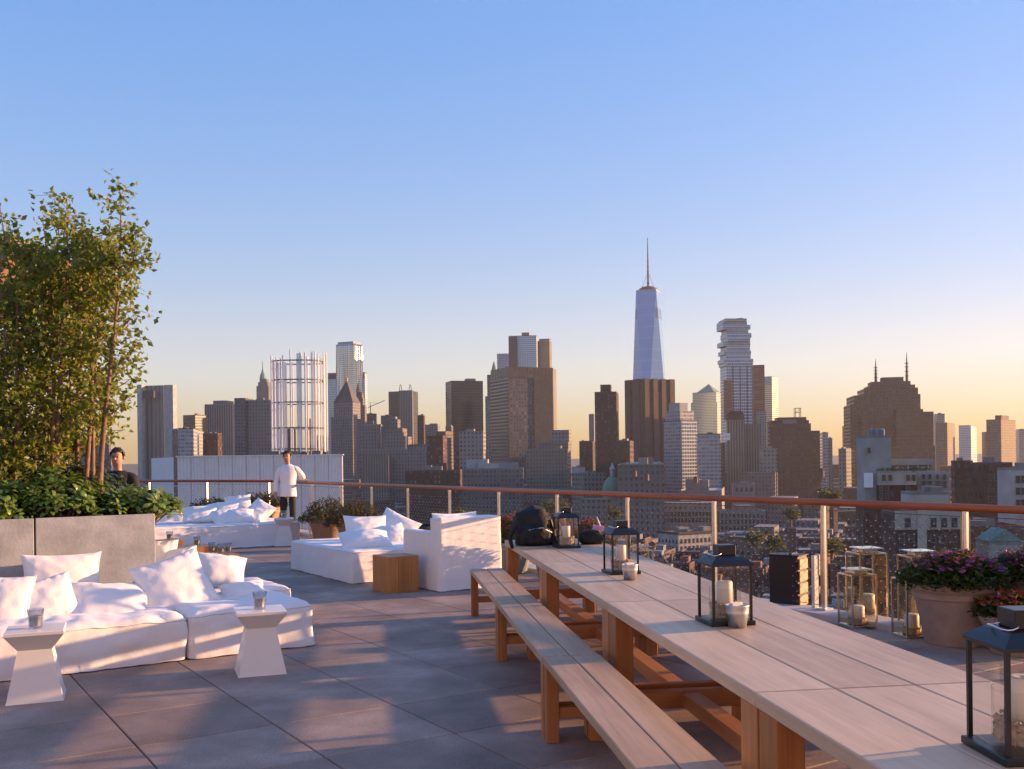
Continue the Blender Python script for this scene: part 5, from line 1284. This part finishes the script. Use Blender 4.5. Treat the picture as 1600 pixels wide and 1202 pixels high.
BD('office_block', 'white ribbed low building right of the white glass apartments', 1088, 1122, 1126, 680, 900, -8, 'f_glass_white'); BD('loft_building', 'grey stone lofts with pale windows below the tower painted with amber light', 1186, 1208, 1214, 702, 620, -8, 'f_stone_pale', ds=1.5)
# brown stepped block with frame on roof
t = BD('telephone_building', 'brown stepped brick block with a metal roof frame', 1199, 1262, 1267, 664, 1000, -8, 'f_brick_brown', 'roof_brown', kit=1)
tier(t, 'setback', 1204, 1264, 657, 1004, -8, 'f_brick_brown', 666, 30, 'roof_brown'); tier(t, 'setback', 1214, 1260, 652, 1010, -8, 'f_brick_brown', 659, 22, 'roof_brown'); tier(t, 'wing', 1264, 1281, 673, 1004, -8, 'f_brick_brown', None, 30, 'roof_brown'); tier(t, 'low_wing', 1199, 1272, 700, 985, -8, 'f_brick_brown', None, 14, 'roof_brown')
c0 = P(1246, 652, 1010); mb = MB(); hh = zat(1246, 638, 1010) - c0.z
for x in (-2.6, 2.6):
    for y in (-2.6, 2.6): mb.bar((x, y, 0), (x, y, hh), .5)
for z in (hh*.5, hh): mb.bar((-2.6, -2.6, z), (2.6, -2.6, z), .4); mb.bar((-2.6, 2.6, z), (2.6, 2.6, z), .4)
mb.bar((-2.6, -2.6, hh*.5), (2.6, -2.6, hh), .3); local_piece(t, mb, 'roof_frame', MATS['dark_metal'], c0)
BD('office_tower', 'slim pale tower right of the brown stepped block', 1281, 1290, 1294, 678, 1100, -14, 'f_glass_white'); BD('office_tower', 'grey narrow block at the gap of bright sky', 1291, 1298, 1300.5, 686, 1200, -14, 'f_grey')
# big brown telecom building
t = BD('telecom_building', 'massive brown stepped brick building with two roof masts', 1329, 1452, 1461, 700, 1180, -10, 'f_brick_brown', 'roof_brown', kit=0)
for (a, c, y, bk_, T_) in ((1329, 1344, 632, 4, 50), (1336, 1440, 616, 6, 60), (1353, 1438, 605, 12, 50), (1362, 1434, 600, 14, 40), (1366, 1428, 594, 18, 26), (1384, 1418, 587, 22, 14), (1436, 1460, 643, 4, 50), (1398, 1440, 640, -8, 20), (1344, 1356, 650, -6, 20)):
    tier(t, 'setback', a, c, y, 1182, -10, 'f_brick_brown' if y > 596 else 'roof_brown', 702, T_, 'roof_brown', back=bk_)
for px, yt in ((1368.5, 561), (1417, 550)):
    c0 = P(px, 597, 1210); hh = zat(px, yt, 1210) - c0.z; mb = MB()
    mb.tube([(0, 0, 0), (0, 0, hh*.45), (0, 0, hh)], [1.7, 1.2, .2], 6)
    for z in (.2, .35, .5, .62): mb.bar((-2.4, 0, hh*z), (2.4, 0, hh*z), .8); mb.bar((0, -2.4, hh*z), (0, 2.4, hh*z), .8)
    local_piece(t, mb, 'mast', MATS['dark_metal'], c0)
BD('apartment_tower', 'red brown slab left of the massive stepped building', 1316, 1327, 1330, 667, 1500, -12, 'f_brick_red'); BD('loft_building', 'sunlit orange lofts low in the bright gap', 1310, 1322, 1330, 702, 900, -35, 'f_stone_tan')
BD('apartment_tower', 'pale tower top right of the massive stepped building', 1459, 1471, 1476, 648, 1650, -12, 'f_stone_pale', kit=1)
BD('apartment_tower', 'brown slab with sunlit side right of the massive stepped building', 1462, 1480, 1492, 661, 1500, -30, 'f_brick_tan', kit=1); BD('apartment_tower', 'pale rounded glass tower near the right skyline', 1498, 1517, 1526, 665, 2000, -28, 'f_glass_pale', kit=0)
t = BD('apartment_tower', 'tan apartment tower with a golden sunlit side at right', 1541, 1564, 1587, 656, 1300, -42, 'f_brick_tan', kit=0); la, lb, h_ = t['dims']
MB().box((la*.55, lb*.05, h_), (la*.98, lb*.55, h_ + 6)).build('roof_block', MATS['roof_brown'], t)
BD('apartment_tower', 'hazy pale tower at the right edge of the skyline', 1586, 1596, 1602, 672, 1900, -20, 'f_stone_pale', kit=1); BD('apartment_tower', 'hazy slab peeking left of the tan apartment tower', 1534, 1540, 1544, 676, 1600, -14, 'f_brick_tan', kit=0)

# ---- nearer named buildings with real windows
wm_f = MB(); wm_f.box((-.62, -.10, -.06), (-.52, .05, 1.86)); wm_f.box((.52, -.10, -.06), (.62, .05, 1.86)); wm_f.box((-.519, -.10, 1.76), (.519, .05, 1.859)); wm_f.box((-.72, -.2, -.16), (.72, .05, -.061)); wm_f.box((-.519, -.05, .86), (.519, .0, .92))
WFR = wm_f.mesh('window', MATS['stone_trim'])
plain('window_pane_dark', (.03, .035, .042), .12, 0, .3, 2)
WPN = MB().add([(-.53, -.035, -.06), (.53, -.035, -.06), (.53, -.035, 1.8), (-.53, -.035, 1.8)], [(0, 1, 2, 3)]).mesh('pane', MATS['window_pane_dark'])
def windows(root, x0, x1, z0, z1, nx, nz, y=0.0, s=1.0, side=0):
    for i in range(nx):
        for k in range(nz):
            u = x0 + (x1-x0)*(i+.5)/nx; z = z0 + (z1-z0)*(k+.18)/nz
            w = link('window', WFR, root); p_ = link('pane', WPN, w)
            if side == 0: w.location = (u, y, z)
            else: w.location = (y, u, z); w.rotation_euler = (0, 0, -math.pi/2)
            w.scale = (s, 1, s)
# white tenement
t = BD('tenement', 'white tenement with black cornice and rows of windows below the railing', 1028, 1060, 1119, 836, 500, 30, 'white_concrete', 'roof_tar', kit=2); la, lb, h_ = t['dims']
MB().box((-.8, -.8, h_ + .05), (la+.5, -.06, h_ + 1.3)).build('cornice', MATS['roof_tar'], t); MB().box((-.8, -.05, h_ + .05), (-.06, lb, h_ + 1.3)).build('cornice', MATS['roof_tar'], t)
windows(t, .6, la-.6, h_-16, h_-1.4, 9, 4, -.02, 1.15)
for k in range(6):
    for z in range(4): w = link('window', WFR, t, (-.02, lb*(k+.5)/6, h_ - 16 + 3.65*(z+.18))); w.rotation_euler = (0, 0, -math.pi/2); p_ = link('pane', WPN, w)
# cream loft
t = BD('loft_building', 'long cream building with ribbon of windows seen through the railing', 1028, 1121, 1123, 797, 640, -3, 'cream_plain', 'roof_silver', kit=2, T=30); la, lb, h_ = t['dims']
windows(t, 1, la-1, h_-8.5, h_-.5, 16, 2, -.02, 1.5)
tier(t, 'upper_floor', 1036, 1118, 786, 646, -3, 'f_cream', 799, 18, 'roof_silver')
t = BD('loft_building', 'grey wing of the cream building right of the railing post', 1123, 1196, 1200, 800, 640, -3, 'stucco_grey', 'roof_tar', kit=2, T=26); la, lb, h_ = t['dims']; windows(t, 1, la-1, h_-12, h_-.5, 11, 3, -.02, 1.4)
t = BD('penthouse_block', 'pale peach roof block with tall windows just above the railing', 1145, 1180, 1183, 757, 560, -10, 'cream_plain', 'roof_silver', kit=1, T=16, ds=1.25); la, lb, h_ = t['dims']; windows(t, 1, la-1, h_-6, h_-.3, 4, 1, -.02, 1.6)
t = BD('roof_hall', 'low grey hall with flat black roof just above the railing', 1061, 1126, 1132, 768, 560, -14, 'stucco_grey', 'roof_white', kit=0, T=20, ds=1.25); tier(t, 'lift_tower', 1071, 1093, 749, 566, -14, 'stucco_grey', 769, 8); tier(t, 'lift_tower', 1093.5, 1107, 750, 568, -14, 'cream_plain', 769, 6)
t = BD('loft_building', 'grey and pink building with red window rows near the green dome', 997, 1036, 1039, 731, 520, -8, 'f_brick_tan', kit=1, ds=1.5)
BD('loft_building', 'dark roofed building left of the white glass apartments', 984, 1030, 1037, 722, 640, -8, 'f_stone', 'copper_green', kit=2, ds=1.4)
BD('loft_building', 'pale wall building left of the green dome', 893, 912, 946, 741, 480, 20, 'f_stone_tan', 'roof_silver', kit=1, ds=1.5); BD('loft_building', 'white gabled block left of the green dome', 893, 905, 914, 731, 560, 10, 'white_concrete', kit=1, ds=1.4)
# domed building
c = P(957, 772, 620); sc_ = 620/FPX; t = thing('domed_building', 'green copper dome with gilded lantern above the railing', 'building', (c.x, c.y, GZ), R(-12))
zb = c.z - GZ; r_ = 15.5*sc_; hD = zat(957, 744, 620) - c.z
mb = MB(); wallbox(mb, r_*6.0, r_*3.4, 0, zb - 3, -r_*3.0, -r_*1.7); mb.build('wall', [MATS['f_cream'], MATS['copper_green']], t)
mb = MB(); mb.lathe([(r_*1.05, -3.1), (r_*1.05, 0), (r_*1.12, .1), (r_*1.12, .5), (r_, .6)], 24, c=(0, 0, zb)); mb.build('drum', MATS['cream_plain'], t)
mb = MB(); mb.lathe([(r_, .6)] + [(r_*math.cos(a), .6 + (hD-.6)*math.sin(a)) for a in (.2, .4, .6, .8, 1.0, 1.2, 1.38)], 24, c=(0, 0, zb)); mb.build('dome', MATS['copper_green'], t, smooth=True)
hl = zat(957, 723, 620) - c.z; mb = MB(); mb.lathe([(1.5, hD-.2), (1.5, hD + (hl-hD)*.45), (2.0, hD + (hl-hD)*.5), (.9, hD + (hl-hD)*.75), (.15, hl), (0, hl)], 12, c=(0, 0, zb)); mb.build('lantern', MATS['white_concrete'], t)
for k in range(8):
    a = k*math.pi/4; mb = MB(); mb.tube([((r_*math.cos(q_)+.08)*math.cos(a), (r_*math.cos(q_)+.08)*math.sin(a), zb + .6 + (hD-.6)*math.sin(q_)) for q_ in (0, .3, .6, .9, 1.2)], .16, 5); mb.build('rib', MATS['gold_leaf'], t)
# right: chimney house with terrace
t = BD('apartment_house', 'grey stucco stair tower with a silver tank left of a planted penthouse', 1350, 1392, 1394, 684, 300, -5, 'stucco_near', 'roof_grey', kit=0, T=9)
c0 = P(1372, 684, 301); mb = MB()
for k in range(3): mb.lathe([(0, 0), (.95, 0), (.95, 2.4), (.5, 2.8), (0, 2.85)], 12, c=((k-1)*1.7 - .1, 1.5, 0))
local_piece(t, mb, 'roof_tank', MATS['roof_silver'], c0)
tier(t, 'brick_base', 1349, 1371, 792, 298.5, -5, 'f_brick_dark', None, 9); tier(t, 'white_panel', 1351, 1364, 739, 298.7, -5, 'white_sign', 762, 1); tier(t, 'penthouse', 1371, 1457, 718, 304, -5, 'stucco_near', 727, 8); tier(t, 'penthouse_glazing', 1372, 1456, 727.2, 305, -5, 'f_glass_blue', 740, 7)
tier(t, 'cream_front', 1371, 1432, 739, 298, -5, 'cream_near', 758, 9); tier(t, 'brick_front', 1371, 1432, 758.3, 298.2, -5, 'f_brick_dark', None, 9); tier(t, 'grey_wing', 1433, 1484, 737, 300, -5, 'stucco_near', None, 10)
M_ = Matrix.Translation(t.location) @ Matrix.Rotation(t.rotation_euler.z, 4, 'Z'); Mi = M_.inverted()
def win_world(root, px, py, d, th, s=1.0, sx=1.0):
    M = Matrix.Translation(root.location) @ Matrix.Rotation(root.rotation_euler.z, 4, 'Z')
    w = link('window', WFR, root); w.matrix_local = M.inverted() @ (Matrix.Translation(P(px, py, d)) @ Matrix.Rotation(R(th), 4, 'Z') @ Matrix.Diagonal((s*sx, 1, s, 1))); link('pane', WPN, w)
for px in (1381, 1391, 1419, 1428): win_world(t, px, 751, 297.8 + (px-1432)*.016, -5, .95)
for px in (1377, 1386, 1419): win_world(t, px, 766, 297.9 + (px-1432)*.016, -5, .85); win_world(t, px, 779, 297.9 + (px-1432)*.016, -5, .85)
for px in (1443, 1453, 1465, 1476): win_world(t, px, 762, 299.7 + (px-1484)*.016, -5, 1.1); win_world(t, px, 749, 299.7 + (px-1484)*.016, -5, .8)
win_world(t, 1358, 708, 299.5, -5, .9); win_world(t, 1358, 748, 299.5, -5, .7)
mb = MB(); rng = random.Random(3)
for k in range(900):
    p_ = Vector((rng.uniform(0, 16), rng.uniform(0, 1.2), rng.uniform(0, 1.1)*rng.random())); leaf_quad(mb, p_, rvec(), rvec(), .35, .25)
local_piece(t, mb, 'terrace_plants', MATS['shrub_dark'], P(1371, 735, 297.5), R(-5)).scale = (1, 1, 1)
t = BD('brick_house', 'brick house with cream parapet and pale chimney pillar near the right railing post', 1399, 1500, 1502, 804, 215, -2, 'f_brick_dark', 'roof_tar', kit=0, T=9); la, lb, h_ = t['dims']
MB().box((-.15, -.25, h_-3.2), (la+.15, -.02, h_+.9)).build('cream_band', MATS['cream_near'], t); MB().box((la*.33, -.5, 0), (la*.47, -.26, h_+1)).build('chimney', MATS['cream_near'], t)
windows(t, .9, la*.3, h_-3.1, h_-.6, 1, 1, -.27, 1.1); windows(t, la*.5, la-.2, h_-3.1, h_-.6, 3, 1, -.27, 1.1); windows(t, .3, la*.32, h_-9.5, h_-3.4, 2, 2, -.02, .9); windows(t, la*.5, la-.2, h_-9.5, h_-3.4, 3, 2, -.02, .9)
t2 = BD('roof_house', 'pale stucco bulkhead house behind the cream brick house', 1425, 1482, 1484, 773, 240, -3, 'cream_near', 'roof_silver', kit=2, T=8, zbase=-60)
BD('brick_house', 'dark roofed low house right of the grey wing', 1486, 1514, 1520, 722, 420, -10, 'f_brick_dark', 'roof_tar', kit=2)
t = BD('apartment_house', 'brown apartment house with columns of windows near the right edge', 1539, 1582, 1584, 726, 300, -4, 'f_brick_brown', 'roof_tar', kit=1, T=12); la, lb, h_ = t['dims']; windows(t, .5, la-.5, h_-12, h_-2, 4, 3, -.02, 1.0)
t = BD('apartment_house', 'white apartment house cut by the right edge', 1583, 1622, 1624, 735, 260, -4, 'white_concrete', 'roof_silver', kit=1, T=10); la, lb, h_ = t['dims']; windows(t, .5, la-.5, h_-10, h_-.6, 4, 3, -.02, 1.0)
BD('brick_house', 'long low brick house behind the flower pots at right', 1505, 1600, 1640, 826, 230, -6, 'f_brick_brown', 'roof_tar', kit=2, T=12)
t = BD('gabled_house', 'green roofed gabled house behind the flower pots at right', 1545, 1600, 1602, 852, 215, -8, 'stucco_near', 'roof_tar', kit=0, T=9); la, lb, h_ = t['dims']
mb = MB(); mb.add([(0, 0, h_+.8), (la, 0, h_+.8), (la/2, 0, h_+3.4), (0, lb, h_+.8), (la, lb, h_+.8), (la/2, lb, h_+3.4)], [(0,1,2), (3,5,4), (0,2,5,3), (1,4,5,2)]); mb.build('roof', MATS['copper_green'], t)

# ---- rooftop plant on the next roof: white corrugated screen and cage of poles
def screen():
    d = 42.0; c = P(277, 716, d); t = thing('roof_screen', 'white corrugated metal screen box behind the far railing', 'screen', (c.x, c.y, -12), R(3))
    ln = hit(Vector((c.x, c.y, 0)), Vector((math.cos(R(3)), math.sin(R(3)), 0)), 535); h = zat(277, 714.5, d) + 12; n = 12
    for k in range(n):
        x0, x1 = ln*k/n, ln*(k+1)/n; mb = MB(); m_ = 16; vs = []
        for i in range(m_+1):
            x = x0 + .012 + (x1-x0-.024)*i/m_; y = (-.02 if (i//1) % 4 in (0, 1) else .02); vs += [(x, y, 0), (x, y, h)]
        mb.add(vs, [(2*i, 2*i+2, 2*i+3, 2*i+1) for i in range(m_)]); mb.build('panel', MATS['white_paint'], t)
    MB().box((0.0, .025, 0), (ln, .12, h - .02)).build('backing', MATS['white_paint'], t)
    MB().box((-.05, -.05, h), (ln+.05, .16, h+.05)).build('coping', MATS['white_paint'], t)
    # return wall to the left
    lw = 9.0; mb = MB(); vs = []
    for i in range(41):
        y = lw*i/40; x = (-.02 if i % 4 in (0, 1) else .02); vs += [(x - .12, y + .12, 0), (x - .12, y + .12, h)]
    mb.add(vs, [(2*i+2, 2*i, 2*i+1, 2*i+3) for i in range(40)]); o = mb.build('return_wall', MATS['white_paint'], t)
    a = math.atan2(slope(240), 1.0); tgt = P(240, 716, d + 8.5); dv = Vector((tgt.x - c.x, tgt.y - c.y, 0)); o.rotation_euler = (0, 0, math.atan2(dv.y, dv.x) - math.pi/2 - R(3))
    MB().box((1.2, .5, 0), (ln - 3.0, 6.8, h - .6)).build('plant_room', MATS['roof_grey'], t)
screen()
d = 60.0; c = P(461, 706, d); cage = thing('pole_cage', 'tall cage of slim white poles with ring frames on the next roof', 'roof cage', (c.x, c.y, c.z), 0)
wid = 82*d/FPX; hgt = zat(461, 552, d) - c.z
ring = []
for k in range(26): a = -math.pi/2 + (k+.5)*2*math.pi/26; ring.append((wid*.49*math.copysign(abs(math.cos(a))**.7, math.cos(a)), wid*.42*math.copysign(abs(math.sin(a))**.8, math.sin(a)) + wid*.42))
rng = random.Random(9)
pm_ = MB().box((-.036, -.036, 0), (.036, .036, 1.0)).mesh('pole', MATS['pole_paint'])
for (x, y) in ring:
    for q_ in range(2):
        o = link('pole', pm_, cage, (x + rng.uniform(-.12, .12), y + rng.uniform(-.1, .1), rng.uniform(-.05, .05)))
        hh = hgt*(1.0 if x > -wid*.16 else .955) + rng.uniform(-.12, .22); o.scale = (rng.uniform(.7, 1.15), 1, hh)
for k in range(3):
    o = link('pole', pm_, cage, (wid*(.06 + .03*k), wid*(.02 + .015*k), 0)); o.scale = (1.0, 1, hgt*1.0)
for z in (.03, .245, .505, .735, .93):
    mb = MB(); n_ = len(ring); zz = hgt*z
    for i in range(n_): mb.bar((*ring[i], zz), (*ring[(i+1) % n_], zz), .08, .07)
    mb.build('ring_frame', MATS['roof_grey'], cage)
mb = MB()
for (x, y) in ((-wid*.4, wid*.1), (wid*.4, wid*.1), (0, wid*.02), (0, wid*.8), (wid*.3, wid*.7)): mb.box((x-.25, y-.25, -14), (x+.25, y+.25, .05))
mb.build('footing', MATS['roof_grey'], cage)
MB().box((-wid*.42, wid*.1, -14), (wid*.45, wid*.75, -.25)).build('plinth', MATS['dark_metal'], cage)

# ---- crowd of low houses
random.seed(77)
MATN = ['f_brick_red', 'f_brick_dark', 'f_brick_brown', 'f_brick_red', 'f_brick_dark', 'f_brick_tan', 'f_brick_dark', 'f_cream', 'f_grey', 'f_brick_red', 'f_brick_brown', 'f_brick_red']
ROOFN = ['roof_tar', 'roof_tar', 'roof_grey', 'roof_silver', 'roof_brown', 'roof_brown', 'roof_white']
WALLN = dict(f_brick_red='red brick', f_brick_dark='dark brick', f_brick_brown='brown brick', f_brick_tan='tan brick', f_cream='cream', f_grey='grey', f_stone='stone')
ROOFW = dict(roof_tar='black tar', roof_grey='grey', roof_silver='silver', roof_brown='brown', roof_white='white')
taken = []
for o in list(col.objects):
    if o.parent is None and 'dims' in o.keys():
        la, lb, h_ = o['dims']; a = o.rotation_euler.z; c = o.location + Matrix.Rotation(a, 3, 'Z') @ Vector((la/2, lb/2, 0)); taken.append((c.x, c.y, math.hypot(la, lb)*.5))
a = R(-22); GA = Vector((math.cos(a), math.sin(a), 0)); GB = Vector((-math.sin(a), math.cos(a), 0))
cand = []
def lots(dmin, dmax, lot, dep, street):
    import itertools
    for i in range(-int(dmax/lot), int(dmax/lot)):
        for j in range(0, int(1.6*dmax/(dep))):
            u = i*lot + (i//9)*street*1.3; v = j*dep + (j//2)*street - dmax*.4
            p = GA*u + GB*v
            if not (dmin < p.y < dmax) or abs(p.x/p.y) > .56: continue
            if any((p.x-x)**2 + (p.y-y)**2 < (r*.75 + lot*.4)**2 for x, y, r in taken): continue
            cand.append((p.y, p, lot, dep))
lots(120, 420, 11, 19, 13); n1 = len(cand); lots(420, 760, 16, 23, 14); lots(760, 1500, 30, 38, 18); lots(1500, 2600, 55, 60, 25)
cand.sort(key=lambda q: q[0])
mass = MB(); mass2 = MB(); mass3 = MB(); cnt = 0
protos = {}
lowlab = 'low brick house among the crowded rooftops below the railing'
def proto(lot, dep, hh, mi, ri, v):
    k = (lot, dep, hh, mi, ri, v)
    if k not in protos:
        rng = random.Random(sum(ord(c) for c in str(k))); h = hh
        w = wallbox(MB(), lot*.985, dep*.92, 0, h).mesh('wall', [MATS[mi], MATS[ri]])
        pr = MB(); pw = .4; ph = .9; W, D = lot*.985, dep*.92
        pr.box((-.15, -.2, h), (W+.15, pw, h+ph)); pr.box((0, D-pw, h), (W, D, h+ph*.7)); pr.box((0, pw+.01, h), (pw, D-pw-.01, h+ph*.8)); pr.box((W-pw, pw+.01, h), (W, D-pw-.01, h+ph*.8))
        pm = pr.mesh('parapet', MATS['roof_brown' if 'brick' in mi else 'stone_trim'])
        bk = MB(); bk.box((W*.55, D*.35, h), (W*.85, D*.6, h+2.8)); 
        bm_ = bk.mesh('bulkhead', MATS[rng.choice(['stucco_grey', 'roof_silver', 'red_brick_plain', 'white_concrete'])]); bk = MB()
        for q_ in range(4): x = rng.uniform(.1, .9)*W; y = rng.uniform(.1, .9)*D; bk.box((x, y, h), (x+.7, y+.7, h+rng.uniform(1, 2.4)))
        protos[k] = (w, pm, bm_, bk.mesh('roof_clutter', MATS['stucco_grey']))
    return protos[k]
tanks = []
for (dd, p, lot, dep) in cand:
    far_ = dd > 760
    if random.random() < .10: continue
    hh = random.choice([12, 14, 15, 17, 18, 20, 22]) if not far_ else random.choice([14, 16, 18, 20, 22, 26, 30, 34])
    if dd < 330: hh = random.choice([12, 14, 15, 17])
    if far_ and dd < 1500 and random.random() < .04: hh = 46
    mi = random.choice(MATN); ri = random.choice(ROOFN)
    if cnt < 296 and dd < 760 and not (dd < 215):
        w, pm, bm_, cl_ = proto(lot, dep, hh, mi, ri, random.randint(0, 1)); cnt += 1
        lab_ = 'low ' + WALLN[mi] + ' house with ' + ROOFW[ri] + ' roof among the crowded rooftops below the railing'
        r_ = link('low_house', w, None, (p.x, p.y, GZ), a); tag(r_, lab_, 'house', 'crowd of low houses below the railing')
        link('parapet', pm, r_); link('bulkhead', bm_, r_); link('roof_clutter', cl_, r_)['kind'] = 'stuff'
        if random.random() < .12: tanks.append((p + GA*lot*.4 + GB*dep*.5, GZ + hh, dd))
    elif dd >= 215:
        M = Matrix.Translation((p.x, p.y, GZ)) @ Matrix.Rotation(a, 4, 'Z'); q_ = MB(); wallbox(q_, lot*.97*random.uniform(.7, 1), dep*.9, 0, hh)
        tgt = (mass, mass2, mass3)[random.randrange(3)]
        n = len(tgt.v); tgt.v += [tuple(M @ Vector(v)) for v in q_.v]; tgt.f += [tuple(i+n for i in f) for f in q_.f]; tgt.m += q_.m; tgt.uv += q_.uv; tgt.has_uv = True
for mb, mt, rf, nm_, lb_ in ((mass, 'f_brick_brown', 'roof_tar', 'distant_houses', 'mass of distant brown brick houses beyond the nearer rooftops'), (mass2, 'f_stone', 'roof_grey', 'distant_houses', 'mass of distant grey houses beyond the nearer rooftops'), (mass3, 'f_brick_tan', 'roof_silver', 'distant_houses', 'mass of distant tan houses beyond the nearer rooftops')):
    o = mb.build(nm_, [MATS[mt], MATS[rf]]); tag(o, lb_, 'houses', None, 'stuff')
# water tanks on roofs
tk = MB(); tk.lathe([(0, 0), (1.5, 0), (1.45, 3.2), (0, 3.2)], 14, c=(0, 0, 2.2), cap=False); TKM = tk.mesh('barrel', MATS['tank_wood'])
tk = MB(); tk.lathe([(1.6, 5.4), (0, 6.6)], 14, cap=False); TKR = tk.mesh('tank_roof', MATS['roof_tar'])
tk = MB()
for sx in (-1, 1):
    for sy in (-1, 1): tk.bar((sx, sy, 0), (sx, sy, 2.2), .2)
TKL = tk.mesh('stand', MATS['dark_metal'])
def tank(p, s=1.0, label='wooden water tank on a rooftop below the railing'):
    t = thing('water_tank', label, 'water tank', p, random.random(), 'rooftop water tanks'); t.scale = (s, s, s)
    link('barrel', TKM, t); link('tank_roof', TKR, t); link('stand', TKL, t)
for (p, z, dd) in tanks[:26]: tank((p.x, p.y, z), 1.0)
for (px, py, d_, lab_) in ((991, 742, 500, 'wooden water tank left of the white glass apartments'), (1010, 748, 480, 'red wooden water tank beside the pink grey building'), (1283, 742, 420, 'sunlit water tank in the bright gap of the city'), (1087, 752, 560, 'cluster tank on the low hall roof above railing')):
    p = P(px, py, d_); tank((p.x, p.y, p.z - 3), .9, lab_)

# ---- street trees between the houses
tm = MB(); rt = random.Random(4)
for k in range(260):
    c_ = Vector((rt.gauss(0, 1.5), rt.gauss(0, 1.5), 6.2 + rt.gauss(0, 1.3)))
    leaf_quad(tm, c_, Vector((rt.uniform(-1, 1), rt.uniform(-1, 1), rt.uniform(-.6, .6))), Vector((rt.uniform(-1, 1), rt.uniform(-1, 1), 1)), 1.5, 1.1, .2)
STC = tm.mesh('crown', MATS['plant_leaf']); tm = MB(); tm.tube([(0, 0, 0), (.1, 0, 2.5), (0, .1, 5.5)], [.25, .2, .1], 6); STT = tm.mesh('trunk', MATS['bark'])
TREES = [(855, 788, 500), (866, 791, 490), (878, 787, 510), (1290, 770, 520), (1302, 772, 500), (1236, 800, 430), (1385, 838, 330), (962, 800, 470), (720, 800, 480), (745, 806, 460), (1210, 845, 360), (1300, 850, 350), (1180, 838, 380), (690, 806, 470)]
for k, (px, py, d_) in enumerate(TREES):
    p = P(px, py, d_); o = thing('street_tree', ('green tree rising between rooftops behind the backpack' if k < 3 else ('small green tree among the rooftops seen through the railing ' + ('right of the dark box' if px > 1270 else 'left of the dark box' if px > 1100 else 'behind the armchair' if px < 800 else 'beside the green dome'))), 'tree', (p.x, p.y, p.z - 7), k*1.3, 'trees between the city rooftops'); o.scale = (1.2, 1.2, 1.0)
    link('crown', STC, o); link('trunk', STT, o)
    if p.z - 7 > GZ: MB().box((-1.2, -1.2, -(p.z - 7 - GZ)), (1.2, 1.2, -.01)).build('planting_tub', MATS['roof_brown'], o)
# ================================================================== HAZE
HZ = True
if HZ:
    m = bpy.data.materials.new('haze_air'); m.use_nodes = True; nt = m.node_tree; nt.nodes.remove(nt.nodes['Principled BSDF'])
    pv_ = nt.nodes.new('ShaderNodeVolumePrincipled'); pv_.inputs['Density'].default_value = .000055; pv_.inputs['Color'].default_value = (.93, .93, .95, 1); pv_.inputs['Anisotropy'].default_value = .3
    nt.links.new(pv_.outputs[0], nt.nodes['Material Output'].inputs['Volume'])
    o = MB().box((-3500, -1500, GZ - 1), (3500, 4200, 520)).build('haze', m); tag(o, 'thin evening haze over the city', 'haze', None, 'stuff')
